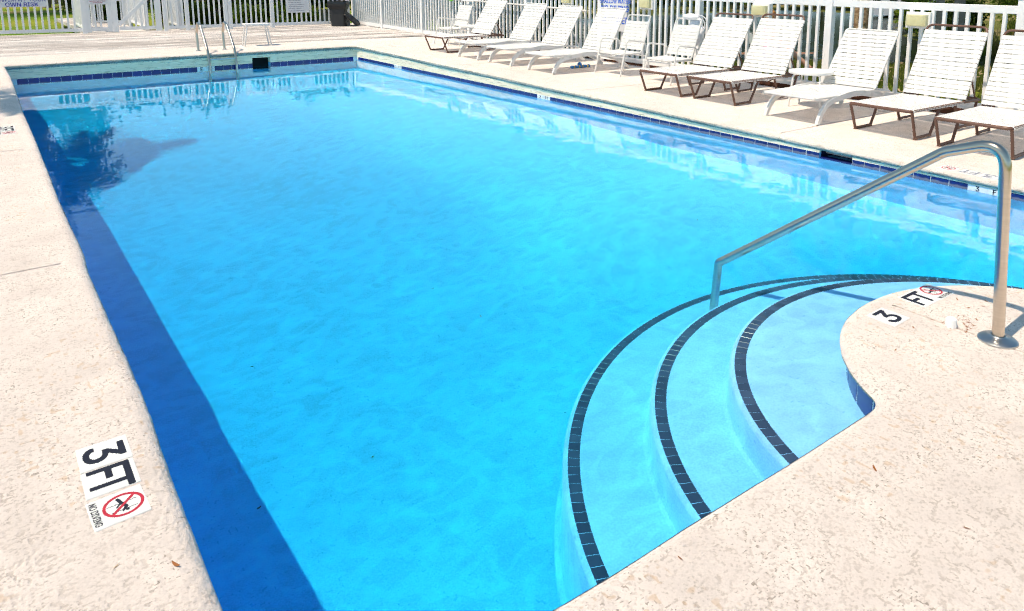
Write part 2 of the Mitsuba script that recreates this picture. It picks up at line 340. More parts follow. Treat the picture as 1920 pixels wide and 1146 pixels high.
Xg, Yg = np.meshgrid(np.linspace(-6.3, .2, 90), np.linspace(-14.2, .2, 120))
def z_floor(x, y):
    wd = np.interp(y, [-12.4, -10.8], [.7, 4.4]); a = np.clip((np.asarray(x) + wd + .02) / wd, 0, 1); a = a * a * (3 - 2 * a); b = np.interp(y, [-13.6, -12.2, -10.5, -6, 0], [.34, .36, .40, .36, .06])
    e = np.clip((-2.0 - np.asarray(x)) / 3.4, 0, 1) * np.interp(y, [-14, -6, -1.5, 0], [.36, .36, .12, .0])
    return np.interp(y, fy, fz) + a * b - e
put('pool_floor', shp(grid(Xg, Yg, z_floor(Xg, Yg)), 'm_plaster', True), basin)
put('skimmer_recess', shp(cat_([bx(.2, .24, *SK, -.2, .05), bx(.03, .22, SK[0], SK[0] + .006, -.05, .05), bx(.03, .22, SK[1] - .006, SK[1], -.05, .05)]), 'm_recess', False), basin)
for k in range(3): put('sill_tile', shp(bx(-.004, .1, SK[0] + k * .1167 + .003, SK[0] + (k + 1) * .1167 - .003, -.056, -.044, .003), 'm_tile_blue', False), basin)
put('inlet_recess', shp(cat_([bx(BK[0], BK[1], .15, .22, -.2, .2)]), 'm_dark', False), basin)
tl = bx(-.0754, .0754, -.004, .004, -.024, .0755, .002); tl_r = bx(-.0754, .0754, -.004, .004, .022, .0755, .002)
s_tl_r, s_tw_r = shp(tl_r, 'm_tile_scaled', False), shp(tl_r, 'm_tile_white', False)
tb = [shp(tl, 'm_tile_blue', False), shp(tl, 'm_tile_blue_b', False)]; tw = shp(tl, 'm_tile_white', False)
RZ = rot([0, 0, 1], 90)
put('grout_strip', shp(cat_([bx(-6.2, BK[0], -.0015, .01, -.102, .0), bx(BK[1], -.002, -.0015, .01, -.102, .0), bx(-.0015, .01, -14, SK[0] - .001, -.058, .0), bx(-.0015, .01, SK[1] + .001, -.003, -.058, .0)]), 'm_grout', False), basin)
def words(s, h, M, parent, mat, sx=1.0, bold=True, depth=.002):
    whole = text(s, h, bold, depth, sx); W = whole.extents[0]; ws = s.split(' '); m = [meshkit.text_mesh(w, h, depth, bold) for w in ws]
    L_ = [q.extents[0] * sx for q in m]; gap = (W - sum(L_)) / max(1, len(ws) - 1); x = -W / 2
    for q, l in zip(ws, L_):
        put('lettering', shp(text(q, h, bold, depth, sx), mat, False), parent, M @ tr(x + l / 2, 0, 0)); x += l + gap
def letters(s, h, M, parent, mat='m_ink', sx=1.0, bold=True): return put('lettering', shp(text(s, h, bold, .0012, sx), mat, False), parent, M)
for k in range(-1, 37):
    x = (k - 37.44 + .5) * TP
    if x + .08 > BK[0] and x - .08 < BK[1]:
        u0, u1 = (x - .0765, min(x + .0765, BK[0])) if x < BK[0] + .08 else (max(x - .0765, BK[1]), x + .0765)
        if u1 - u0 > .02: put('tile', shp(bx(u0, u1, -.005, .003, -.10, -.0015, .002), 'm_tile_blue', False), basin)
        continue
    white = k in (17, 18)
    put('tile', tw if white else tb[int(RNG.random() < .3)], basin, tr(x, -.001, -.0778))
    if white: letters('FT'[k - 17], .066, frame((x, -.006, -.044), (1, 0, 0), (0, 0, 1)), basin)
for k in range(-41, 47):
    y = -(k + 41.67 + .5) * TP
    if SK[0] - .08 < y < SK[1] + .08:
        u0, u1 = (y - .0765, min(y + .0765, SK[0])) if y < SK[0] + .08 else (max(y - .0765, SK[1]), y + .0765)
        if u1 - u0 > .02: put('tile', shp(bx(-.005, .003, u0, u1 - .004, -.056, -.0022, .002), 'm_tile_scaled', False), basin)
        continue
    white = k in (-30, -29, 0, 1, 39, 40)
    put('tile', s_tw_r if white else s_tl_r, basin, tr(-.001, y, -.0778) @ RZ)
    if white:
        for q, dq in ((('3', 0),) if k in (-30, 0, 39) else (('F', .022), ('T', -.022))): letters(q, .040, frame((-.006, y + dq, -.028), (0, -1, 0), (0, 0, 1)), basin)
# the rounded island and the half-round steps
put('island_core', shp(cat_([trimesh.creation.cylinder(IR - .0405, .6, sections=96, transform=tr(IC[0], IC[1], -.30)), ]), 'm_grout', 40), basin)
da = TP / (IR - .04)
for k in range(12):
    a = math.radians(62) + da * (k + .5)
    if math.sin(a) * .94 + IC[1] < -13.86 - .09: continue
    mseg = [bx(-.077, .077, -.004, .006, -.076, .0, .002)]
    M = frame((*(IC + (IR - .042) * np.array([math.cos(a), math.sin(a)])), 0.0), (-math.sin(a), math.cos(a), 0), (math.cos(a), math.sin(a), 0), (0, 0, 1))
    g = bx(-.0715, .0715, -.008, .004, -.1505, -.002); g = g.subdivide().subdivide(); v = g.vertices.copy()
    ang = v[:, 0] / (IR - .04); rr = IR - .042 + v[:, 1]; g.vertices = np.column_stack([np.sin(ang) * rr, np.cos(ang) * rr - (IR - .042), v[:, 2]])
    put('tile', shp(g, 'm_tile_blue_b', False), basin, M)
steps = numbered('pool_steps'); tag(steps, kind='structure')
SR = [(1.373 + .022, -.12), (1.76 + .022, -.26), (2.205 + .022, -.41)]
SC = [(-2.943, -14.211), (-2.94, -14.234), (-2.936, -14.304)]
for k, (r, z) in enumerate(SR):
    zb = SR[k + 1][1] if k < 2 else -.75
    pf = [(.0, z), (r - .06, z), (r - .022, z)] + [(r - .022 + .022 * math.sin(t), z - .022 + .022 * math.cos(t)) for t in np.linspace(.3, 1.5, 5)] + [(r + .004, zb + .03), (r + .014, zb + .008), (r + .035, zb - .002), (r + .035, zb - .05)]
    sm = lathe(pf, 180); sm.apply_translation((*SC[k], 0))
    if sm.face_normals[:, 2].mean() < 0: sm.invert()
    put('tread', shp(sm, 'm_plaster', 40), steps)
st = [shp(bx(-.0268, .0268, -.0268, .0268, -.004, .0025, .001), m, False) for m in ('m_tile_step', 'm_tile_step', 'm_tile_step_b')]
for (r, z), (sx_, sy_) in zip(SR, SC):
    rc = r - .022 - .028; cnt = int(2 * math.pi * rc / .0573); d = 2 * math.pi / cnt
    for k in range(cnt):
        a = k * d; x, y = sx_ + rc * math.cos(a), sy_ + rc * math.sin(a)
        if y < -13.95: continue
        put('tile', st[RNG.integers(3)], steps, tr(x, y, z) @ rot([0, 0, 1], math.degrees(a) + RNG.normal(0, .8)))

# ------------------------------------------------------------------ water body of the pool (closed, its sides inside the walls)
nx, ny = 380, 820
xs, ys = np.linspace(-6.27, .12, nx), np.linspace(-13.99, .12, ny); Xw, Yw = np.meshgrid(xs, ys)
P0 = np.stack([Xw, Yw, Xw * 0], -1)
def ridge(sx, sy, seed, oc=2): return meshkit.fbm(P0 * [sx, sy, 1] + seed * 3.7, oc, seed) - .5
calm = .45 + .9 * meshkit.fbm(P0 * [.5, .5, 1], 2, 5)
Zw = WATER + calm * (.0013 * ridge(1.2, 1.5, 1, 1) + .0010 * ridge(3.2, 4.4, 2, 1) + (1 + 2.2 * np.clip((-6.5 - Yw) / 3, 0, 1)) * (.00026 * ridge(7.5, 10, 3, 1) + .00012 * ridge(16, 20, 4, 1)))
top = grid(Xw, Yw, Zw); vt = np.array(top.vertices); ft = np.array(top.faces)
idx = np.arange(nx * ny).reshape(ny, nx); per = np.concatenate([idx[0, :-1], idx[:-1, -1], idx[-1, :0:-1], idx[:0:-1, 0]])
lowv = vt[per] * [1, 1, 0] + [0, 0, -1.25]; o = len(vt); k = np.arange(len(per)); k2 = (k + 1) % len(per)
Fw = np.vstack([ft, np.stack([per[k], o + k, o + k2], 1), np.stack([per[k], o + k2, per[k2]], 1), [[o, o + (nx + ny - 2), o + nx - 1], [o, o + 2 * nx + ny - 3, o + nx + ny - 2]]])
wm = trimesh.Trimesh(np.vstack([vt, lowv]), Fw, process=False)
k = put('water', shp(wm, 'm_water', 40)); scene[k]['interior'] = {'type': 'ref', 'id': 'water_medium'}
tag(k, None, None, None, 'structure')

# ------------------------------------------------------------------ depth markers set in the deck
DM = .152
tile6 = bx(-DM / 2 + .001, DM / 2 - .001, -DM / 2 + .001, DM / 2 - .001, -.01, .004, .0015); s_tile6 = shp(tile6, 'm_tile_white', False)
def nodive():
    ring_ = Point(0, 0).buffer(.056, 32).difference(Point(0, 0).buffer(.047, 32))
    slash = LineString([(-.036, .036), (.036, -.036)]).buffer(.0045)
    body = unary_union([LineString([(-.035, -.010), (-.012, -.004), (.012, .006), (.022, .0)]).buffer(.005), LineString([(.02, .0), (.031, -.006)]).buffer(.0026),
                        Point(.03, .006).buffer(.0055), LineString([(-.012, -.004), (.004, -.018)]).buffer(.003)])
    waves = LineString([(-.012 + .002 * (i % 2), -.042 + i * .006) for i in range(14)]).buffer(.0009)
    line = LineString([(.024, -.034), (.024, .034)]).buffer(.0009)
    red = prism(unary_union([ring_, slash]).simplify(.0004), 0, .0009)
    ink = cat_([prism(g, 0, .0006) for g in getattr(unary_union([body, waves, line]), 'geoms', [unary_union([body, waves, line])])])
    return red, ink
red_, ink_ = nodive(); s_red, s_ink = shp(red_, 'm_ink_red', False), shp(ink_, 'm_ink', False)
def marker(kind, x, y, ux, parent, ink='m_ink'):
    """one tile; ux = reading direction"""
    u = np.array([*ux, 0.0]); v = np.array([-u[1], u[0], 0]); z = zd(x, y) - .001; o = np.array([x, y, z])
    t = put('marker_tile', s_tile6, parent, frame(o, u, v)); o = o + [0, 0, .0042]
    if kind == '3': put('lettering', shp(text('3', .115, True, .0008, 1.15), ink, False), t, frame(o, u, v))
    elif kind == 'FT':
        put('lettering', shp(text('F', .115, True, .0008, .98), ink, False), t, frame(o - u * .033, u, v))
        put('lettering', shp(text('T', .115, True, .0008, .92), ink, False), t, frame(o + u * .032, u, v))
    else:
        put('no_diving_symbol', s_red, t, frame(o + v * .014, u, v)); put('diver_figure', s_ink, t, frame(o + v * .014, u, v))
        put('lettering', shp(text('NO DIVING', .019, True, .0008, .85), ink, False), t, frame(o - v * .060, u, v))
D = thing('depth_marker', 'white 3 FT and NO DIVING tiles set in the near left deck', 'depth marker')
marker('3', -6.334, -12.517, (0, -1), D); marker('FT', -6.336, -12.672, (0, -1), D); marker('nd', -6.338, -12.836, (0.05, -.9987), D)
D = thing('depth_marker', 'white 3 FT tiles with no diving sign on the rounded deck beside the handrail', 'depth marker')
marker('3', -3.085, -13.505, (.995, .0), D); marker('FT', -2.752, -13.492, (.995, -.02), D); marker('nd', -2.60, -13.498, (.995, -.02), D)
D = thing('depth_marker', 'partly shaded white 3 FT tiles on the far left deck by the palm shadow', 'depth marker')
marker('3', -6.342, -5.98, (0, -1), D); marker('FT', -6.342, -6.134, (0, -1), D); marker('nd', -6.344, -6.288, (0, -1), D)
D = thing('depth_marker', 'worn faint 3 FT tiles on the right deck behind the handrail bend', 'depth marker')
marker('3', .13, -12.66, (0, 1), D, 'm_ink_grey'); marker('FT', .13, -12.50, (0, 1), D, 'm_ink_grey'); marker('nd', .13, -12.33, (0, 1), D, 'm_ink_grey')
D = thing('depth_marker', 'small white deck tiles at the far left corner of the pool', 'depth marker')
marker('FT', -6.33, -.95, (0, -1), D); marker('nd', -6.33, -1.105, (0, -1), D)

# ------------------------------------------------------------------ handrail, ladder, pipe cap
H = thing('handrail', 'brushed steel bent handrail rising from the deck flange down into the pool steps', 'handrail')
hp = bend([(-2.910, -13.942, .05), (-2.911, -13.885, .99), (-2.9125, -13.62, .892), (-2.929, -12.315, -.075), (-2.929, -12.29, -.42)], [.115, .13, .025], 12)
put('rail', shp(tube(hp, .0260, 20), 'm_steel', 40), H)
fl = lathe([(.0, .0), (.083, .0), (.084, .008), (.074, .016), (.05, .021), (.036, .024), (.032, .030), (.028, .030)], 40); fl.apply_translation((-2.910, -13.94, zd(-2.91, -13.94)))
put('flange', shp(fl, 'm_steel_dull', 50), H)
Lk = thing('pool_ladder', 'steel ladder with two looped rails hung on the far pool edge', 'ladder')
for x in (-2.973, -2.483):
    put('rail', shp(tube(bend([(x, .70, .22), (x, .755, .60), (x, .62, .80), (x, .42, .745), (x, .0, .30), (x, -.075, .05), (x, -.075, -.5)], [.1, .07, .07, .08, .08], 7), .0245, 12), 'm_steel', 40), Lk)
    f2 = lathe([(0, 0), (.05, 0), (.048, .008), (.03, .016), (.02, .02)], 20); f2.apply_translation((x, .70, zd(x, .70))); put('flange', shp(f2, 'm_steel_dull', 50), Lk)
for z in (.135, -.10): put('rung', shp(bx(-2.96, -2.50, -.105, -.045, z - .012, z + .012, .004), 'm_steel_dull', False), Lk)
Cp = thing('pipe_cap', 'short white plastic pipe cap sticking out of the deck near the handrail', 'pipe cap')
cz = zd(-2.937, -13.742)
c = lathe([(0, .046), (.019, .046), (.0245, .041), (.0255, .012), (.026, -.01), (0, -.01)], 28); c.apply_translation((-2.94, -13.742, cz)); put('cap', shp(c, 'm_vinyl', 45), Cp)

# ------------------------------------------------------------------ boardwalk deck behind the pool
WD = numbered('wood_deck'); tag(WD, kind='structure')
ms = []
for k in range(11, 42):
    y = k * .1425; a = 0
    if y < 1.56: continue
    for x0, x1 in ((-7.2, -4.2), (-4.197, -.6), (-.597, 3.0)):
        ms.append(bx(x0 + .002, x1 - .002, y + .004, y + .1385, .20, .238 + RNG.normal(0, .0015), .004))
bm = cat_(ms)
for k in range(42, 53):
    y = k * .1425
    for x0, x1 in ((-7.2, -4.2), (-4.197, -.6), (-.597, 3.0)): ms.append(bx(x0 + .002, x1 - .002, y + .004, y + .1385, .20, .238 + RNG.normal(0, .0015), .004))
bm = cat_(ms)
put('board', shp(bm, 'm_board', False), WD); tag(WD + '__board', 'weathered grey deck boards', None, None, 'stuff')

# ------------------------------------------------------------------ fences
def zb(y): return float(np.interp(y, [-14.5, -11.4, 2.3, 6.6], [.135, .165, .232, .28]))
FX = 2.8
bal = bx(-.0225, .0225, -.0205, .0205, 0, 1.13, .004); s_bal = shp(bal, 'm_vinyl', False)
s_post = shp(cat_([bx(-.051, .051, -.051, .051, -.16, 1.31, .004), bx(-.06, .06, -.06, .06, 1.305, 1.325, .004)]), 'm_vinyl', False)
s_block = shp(bx(-.03, .03, -.04, .04, -.16, .0, .003), 'm_vinyl', False)
RF = thing('picket_fence', 'long white vinyl picket fence behind the loungers along the right deck', 'fence')
py = [6.56, 4.57, 2.20, -.10, -2.38, -4.72, -7.09, -9.42, -11.80, -14.2]
for y in py: put('post', s_post, RF, tr(FX, y, zb(y)))
for y0, y1 in zip(py[:-1], py[1:]):
    a, b = y0 - .051, y1 + .051
    put('rail', shp(beam((FX, a, zb(a) + 1.19), (FX, b, zb(b) + 1.19), .045, .092), 'm_vinyl', False), RF)
    put('rail', shp(beam((FX, a, zb(a) + .043), (FX, b, zb(b) + .043), .045, .086), 'm_vinyl', False), RF)
    c_ = max(1, int(round((a - b) / .1335)) - 1); g = (a - b) / (c_ + 1)
    for k in range(c_):
        y = a - (k + 1) * g; put('baluster', s_bal, RF, tr(FX, y, zb(y) + .05))
    ym = (a + b) / 2; put('foot_block', s_block, RF, tr(FX, ym, zb(ym)))
ED = thing('timber_edging', 'brown timber edging board lying under the white fence along the deck', 'edging')
put('board', shp(beam((2.93, -13.5, .02), (2.93, -1.0, .14), .06, .2), 'm_timber', False), ED)

# back fence on its own line
BA = np.array([-5.9, 7.3]); BU = np.array([.9948, -.1020]); BN = np.array([BU[1], -BU[0]])     # BN points to the pool
BZ = .29
def bp(s, z, off=0.0): q = BA + BU * s + BN * off; return np.array([q[0], q[1], z])
RB = frame((0, 0, 0), (*BU, 0), (*-BN, 0))
def bM(s, z, off=0.0): M = RB.copy(); M[:3, 3] = bp(s, z, off); return M
def rail_run(key, s0, s1, name='rail', lo=True):
    put(name, shp(beam(bp(s0, BZ + 1.19), bp(s1, BZ + 1.19), .045, .092), 'm_vinyl', False), key)
    put(name, shp(beam(bp(s0, BZ + .043), bp(s1, BZ + .043), .045, .086), 'm_vinyl', False), key)
def bal_run(key, s0, s1, first=None, pitch=.1335):
    s = first if first is not None else s0 + pitch
    while s < s1 - .03: put('baluster', s_bal, key, bM(s, BZ + .05)); s += pitch
B1 = thing('picket_fence', 'white picket fence at far left in front of the bright lawn', 'fence')
rail_run(B1, -1.6, 1.69); bal_run(B1, -1.5, 1.6, .059 - 11 * .1335)
for s in (-1.65, 1.74): put('post', s_post, B1, bM(s, BZ))
G = thing('picket_gate', 'white picket gate with diagonal brace at the back of the wooden deck', 'gate')
for s, w in ((1.83, .11), (2.30, .11)): put('stile', shp(bx(-w / 2, w / 2, -.025, .025, -.03, 1.3, .004), 'm_vinyl', False), G, bM(s, BZ))
put('rail', shp(beam(bp(1.89, BZ + .05), bp(2.24, BZ + .05), .04, .09), 'm_vinyl', False), G); put('rail', shp(beam(bp(1.89, BZ + 1.2), bp(2.24, BZ + 1.2), .04, .09), 'm_vinyl', False), G)
for s in (1.98, 2.10): put('baluster', s_bal, G, bM(s, BZ + .06))
G2 = thing('picket_gate', 'wide white gate leaf with long diagonal board, right of the red lettered sign', 'gate')
for s, w in ((2.425, .13), (3.42, .15)): put('stile', shp(bx(-w / 2, w / 2, -.025, .025, -.04, 1.3, .004), 'm_vinyl', False), G2, bM(s, BZ))
put('rail', shp(beam(bp(2.50, BZ + .05), bp(3.34, BZ + .05), .04, .09), 'm_vinyl', False), G2); put('rail', shp(beam(bp(2.50, BZ + 1.2), bp(3.34, BZ + 1.2), .04, .09), 'm_vinyl', False), G2)
bal_run(G2, 2.5, 3.35, 2.62)
put('brace', shp(beam(bp(2.49, .43, .035), bp(3.30, 1.22, .035), .02, .09), 'm_vinyl', False), G2)
B2 = thing('picket_fence', 'white picket fence right of the gate before the dark bushes and rules board', 'fence')
for s in (3.585, 4.117, 5.09, 5.20, 6.32, 8.50): put('post', s_post, B2, bM(s, BZ))
for s0, s1 in ((3.64, 4.06), (4.17, 5.04), (5.25, 6.27), (6.37, 8.45)):
    rail_run(B2, s0, s1); bal_run(B2, s0, s1, s0 + .10)

# signs
SG = thing('notice_board', 'white sign lettered SWIM AT YOUR OWN RISK on the far left fence', 'sign')
put('panel', shp(bx(-.35, .985, -.006, .006, .935, 1.42, .002), 'm_sign', False), SG, bM(0, 0, .045))
RB2 = lambda s, z, off: frame(bp(s, z, off), (*BU, 0), (0, 0, 1))
words('SWIM AT YOUR', .095, RB2(.49, 1.115, .052), SG, 'm_ink_blue', .98, False)
words('OWN RISK', .092, RB2(.485, .995, .052), SG, 'm_ink_blue', 1.04, True)
SG = thing('notice_board', 'small white sign with faded red lines on the gate', 'sign')
put('panel', shp(bx(1.845, 2.289, -.006, .006, .972, 1.4, .002), 'm_sign', False), SG, bM(0, 0, .05))
for i, (w, m) in enumerate(((.22, 'm_ink_rose'), (.36, 'm_ink_rose'), (.40, 'm_ink_red'), (.34, 'm_ink_red'), (.38, 'm_ink_rose'))):
    put('text_line', shp(bx(-w / 2, w / 2, -.001, .001, -.009, .009), m, False), SG, bM(2.067, 1.012 + i * .042, .057))
SG = thing('notice_board', 'white rules board with grey lines of small print beside the trash bin', 'sign')
put('panel', shp(bx(6.74, 7.36, -.006, .006, .648, 1.5, .002), 'm_sign', False), SG, bM(0, 0, .045))
for i in range(13):
    w = float(RNG.uniform(.32, .54)); put('text_line', shp(bx(0, w, -.001, .001, -.006, .006), 'm_ink_grey', False), SG, bM(6.78, .70 + i * .058 + (.01 if i % 3 else 0), .052))
SG = thing('notice_board', 'tall white NO DIVING ALLOWED sign in blue letters on the right fence', 'sign')
put('panel', shp(bx(-.006, .006, -5.48, -4.86, .735, 1.46, .002), 'm_sign', False), SG, tr(2.735, 0, 0))
for s, z, h, sx in (('SHALLOW WATER', 1.27, .075, .93), ('NO DIVING', 1.14, .10, 1.0), ('ALLOWED', .93, .115, 1.02)):
    words(s, h, frame((2.7285, -5.17, z), (0, -1, 0), (0, 0, 1)), SG, 'm_ink_blue_b', sx * .97, True)
# lamps on the fence
def lamp(y, z, label):
    k = thing('fence_lamp', label, 'lamp', None)
    put('back_plate', shp(bx(2.735, 2.775, y - .15, y + .15, z - .10, z + .10, .004), 'm_vinyl', False), k)
    pr = [(-.125, 0), (-.125, .055), (-.10, .075), (.10, .075), (.125, .055), (.125, 0)]
    m = prism(Polygon(pr), -.07, .07); m = trimesh.convex.convex_hull(np.vstack([m.vertices * [1, 1, .97], m.vertices * [.94, 1.06, .80]]))
    put('diffuser', shp(m, 'm_lamp', 25), k, frame((2.735, y, z), (0, -1, 0), (-1, 0, 0), (0, 0, 1)))
lamp(-10.655, 1.19, 'cream lamp box on the fence above the nearest brown lounger backrests, rightmost of four')
lamp(-8.32, 1.225, 'cream lamp box on the fence above the pair of brown loungers')
lamp(-5.95, 1.25, 'cream lamp box on the fence right of the NO DIVING sign')
lamp(-3.80, 1.27, 'cream lamp box on the fence left of the NO DIVING sign')
PP = thing('pool_pole', 'long white pole hung along the right fence above the far loungers', 'pole')
put('pole', shp(tube([(2.68, .35, 1.165), (2.68, -2.2, 1.12), (2.68, -4.45, 1.07)], .019, 10), 'm_white_metal', 40), PP)
HO = thing('green_hose', 'bright green curved hose hanging on the fence behind the far chair', 'hose')
put('hose', shp(tube(bend([(2.66, .62, 1.55), (2.62, .66, 1.22), (2.62, .42, 1.12), (2.64, .22, 1.25), (2.66, .12, 1.55)], .12, 8), .022, 10), 'm_hose', 40), HO)  # looped green hose hung on the fence

# ------------------------------------------------------------------ furniture
SW = .335
def strap_mesh(w=SW, pitch=.0487):
    pth = np.array([(-w + .006, -.022), (-w - .014, -.016), (-w - .016, .004), (-w, .0155), (0, .0125), (w, .0155), (w + .016, .004), (w + .014, -.016), (w - .006, -.022)])
    h = pitch / 2; V, F = [], []
    for x in (-h, h):
        for (y, z) in pth: V.append((x, y, z))
    n = len(pth)
    for (y, z) in pth: V.append((0, y, z + (.0022 if z > .005 else 0)))
    for i in range(n - 1):
        F += [(i, 2 * n + i, 2 * n + i + 1), (i, 2 * n + i + 1, i + 1), (2 * n + i, n + i, n + i + 1), (2 * n + i, n + i + 1, 2 * n + i + 1)]
    return trimesh.Trimesh(V, F, process=False)
sm_ = strap_mesh(); sm_.invert() if sm_.face_normals[:, 2].mean() < 0 else None
s_strap = shp(sm_, 'm_strap', 40)
def strips(key, name, p0, dirx, n, pitch, start=.0, skip=()):
    dirx = np.array(dirx, float); dirx /= np.linalg.norm(dirx); nz = np.cross(dirx, [0, 1, 0])
    for i in range(n):
        if i in skip: continue
        jit = RNG.normal(0, .0012)
        put(name, s_strap, key, PL[key] @ frame(np.array(p0) + dirx * (start + i * pitch + jit), dirx, (0, 1, 0), nz))
PL = {}
def place(x, y, yaw=0): return tr(x, y, zd(x, y)) @ rot([0, 0, 1], yaw)
def pput(key, name, mesh, mat, smooth=40): return put(name, shp(mesh, mat, smooth), key, PL[key])
def brown_lounger(x, y, label, yaw=0.0, rec=(.42, .63), nback=15):
    k = thing('strap_lounger', label, 'lounger', None); PL[k] = place(x, y, yaw); R = .0165; w = SW
    zr = .302; hu = 1.13; b = np.array(rec) / np.hypot(*rec); bl = .80
    top = np.array([hu, 0, zr]) + np.array([b[0], 0, b[1]]) * bl
    # side rails with the foot bar
    pput(k, 'bed_frame', tube(bend([(1.50, -w, zr - .02), (hu, -w, zr - .012), (.0, -w, zr), (.0, w, zr), (hu, w, zr - .012), (1.50, w, zr - .02)], [.1, .06, .06, .1], 6), R, 10), 'm_brown_metal')
    for sgn in (-1, 1):
        yy = sgn * w
        for u in ((.02, .135, .44, .60), (1.46, 1.36, 1.06, .93)):
            lg = tube(bend([(u[0], yy, zr - .01), (u[1], yy * .985, .017), (u[2], yy * .985, .017), (u[3], yy, zr - .01)], [.035, .035], 5), .0150, 9)
            pads = [bx(uu - .022, uu + .022, yy * .985 - .016, yy * .985 + .016, 0, .02, .003) for uu in (u[1] + .01 * np.sign(u[2] - u[1]), u[2] - .01 * np.sign(u[2] - u[1]))]
            pput(k, 'leg', cat_([lg, *pads]), 'm_brown_metal')
    for uu, dp in ((.66, .07), (1.02, .10)):
        pput(k, 'cross_brace', tube(bend([(uu, -w, zr), (uu, -w * .5, zr - dp), (uu, w * .5, zr - dp), (uu, w, zr)], .12, 5), .009, 8), 'm_brown_metal')
    e = np.array([b[0], 0, b[1]])
    A_, B_ = np.array([hu + .02, 0, zr]), np.array([hu, 0, zr]) + e * (bl + .095)
    pput(k, 'backrest_frame', tube(bend([A_ + [0, -w, 0], B_ + [0, -w, 0], B_ + [0, w, 0], A_ + [0, w, 0]], .075, 7), .0135, 10), 'm_brown_metal')
    sp = np.array([hu, 0, zr]) + e * .33
    for sgn in (-1, 1): pput(k, 'support_strut', beam(sp + [.01, sgn * (w - .03), 0], (1.47, sgn * (w - .03), zr - .0), .012, .024, .002), 'm_brown_metal', False)
    pput(k, 'support_bar', tube([(1.46, -w, zr), (1.46, w, zr)], .011, 8), 'm_brown_metal')
    pput(k, 'support_bar', tube([(1.36, -w, zr - .005), (1.36, w, zr - .005)], .009, 8), 'm_brown_metal')
    strips(k, 'strap', (.045, 0, zr + .001), (1, 0, -.012), 19, .0575)
    strips(k, 'strap', np.array([hu, 0, zr]) + e * .04, e, nback, .0545)
    nb = np.cross(e, [0, 1, 0])
    for yy in (-.17, 0.0, .17):
        q0, q1 = np.array([hu, yy, zr]) + e * .05 + nb * .0035, np.array([hu, yy, zr]) + e * (bl + .02) + nb * .0035
        pput(k, 'back_band', beam(q0, q1, .045, .003, 0), 'm_strap', False)
    return k
def arch(pts, w, h0, h1=None):
    """flat bar following pts in the x-z plane: thickness h in the plane, w across y"""
    P = np.array(pts, float); t = np.gradient(P, axis=0); t /= np.linalg.norm(t, axis=1, keepdims=True); nn = np.stack([-t[:, 1], t[:, 0]], 1)
    h = np.broadcast_to(np.asarray(h0, float), (len(P),))
    up, dn = P + nn * h[:, None] / 2, P - nn * h[:, None] / 2
    poly = Polygon(np.vstack([up, dn[::-1]])); m = trimesh.creation.extrude_polygon(poly.buffer(0), w, engine='earcut'); m.apply_translation((0, 0, -w / 2))
    v = m.vertices.copy(); m.vertices = np.column_stack([v[:, 0], v[:, 2], v[:, 1]]); m.invert(); return m
def spline(pts, n=28):
    from scipy.interpolate import CubicSpline
    P = np.array(pts, float); s = np.r_[0, np.cumsum(np.linalg.norm(np.diff(P, axis=0), axis=1))]
    return CubicSpline(s, P)(np.linspace(0, s[-1], n))
def white_lounger(x, y, label, rec=(.40, .64), yaw=0.0):
    k = thing('strap_lounger', label, 'lounger', None); PL[k] = place(x, y, yaw); w = SW; zr = .295; hu = 1.24
    cv = spline([(.07, 0.0), (.13, .12), (.24, .215), (.45, .262), (.72, .288), (1.0, .272), (1.3, .205), (1.55, .105), (1.72, 0.0)], 40)
    for sgn in (-1, 1):
        m = arch(cv, .036, np.interp(np.arange(40), [0, 10, 20, 39], [.052, .064, .068, .045])); m.apply_translation((0, sgn * (w + .004), 0))
        pput(k, 'arched_leg', m, 'm_white_metal', 30)
    pput(k, 'bed_frame', tube(bend([(1.62, -w, zr - .055), (hu, -w, zr - .01), (.0, -w, zr), (.0, w, zr), (hu, w, zr - .01), (1.62, w, zr - .055)], [.3, .04, .04, .3], 6), .0135, 10), 'm_white_metal')
    for uu in (.26, .74, 1.24, 1.60): pput(k, 'cross_bar', bx(uu - .014, uu + .014, -w, w, zr - .06, zr - .035, .003), 'm_white_metal', False)
    for sgn in (-1, 1): pput(k, 'rear_leg', bx(1.56, 1.60, sgn * (w - .06) - .018, sgn * (w - .06) + .018, 0, zr - .05, .003), 'm_white_metal', False)
    b = np.array(rec) / np.hypot(*rec); e = np.array([b[0], 0, b[1]]); bl = .80; A_ = np.array([hu + .01, 0, zr]); B_ = A_ + e * (bl + .012)
    pput(k, 'backrest_frame', tube(bend([A_ + [0, -w, 0], B_ + [0, -w, 0], B_ + [0, w, 0], A_ + [0, w, 0]], .03, 5), .0125, 10), 'm_white_metal')
    sp = A_ + e * .36
    for sgn in (-1, 1): pput(k, 'support_strut', tube([sp + [0, sgn * (w - .03), 0], (1.64, sgn * (w - .03), zr - .05)], .009, 8), 'm_white_metal')
    strips(k, 'strap', (.02, 0, zr + .001), (1, 0, -.006), 21, .0575)
    strips(k, 'strap', A_ + e * .03, e, 14, .0565)
    nb = np.cross(e, [0, 1, 0])
    for yy in (-.17, 0.0, .17):
        pput(k, 'back_band', beam(A_ + [0, yy, 0] + e * .04 + nb * .0035, A_ + [0, yy, 0] + e * (bl) + nb * .0035, .045, .003, 0), 'm_strap', False)
    return k
brown_lounger(.785, -1.96, 'brown-framed white strap lounger farthest from the camera, beside the round white table', 1.5)
white_lounger(.735, -3.25, 'white lounger with curved legs, next to the far brown lounger')
white_lounger(.76, -4.28, 'middle one of three white curved-leg loungers in a row, under the fence pole')
white_lounger(.75, -5.48, 'white curved-leg lounger with blue beaded toy beneath, in front of the NO DIVING sign', (.36, .65))
brown_lounger(.80, -8.12, 'brown-framed lounger between the white chair with hanging bag and another brown lounger', .5)
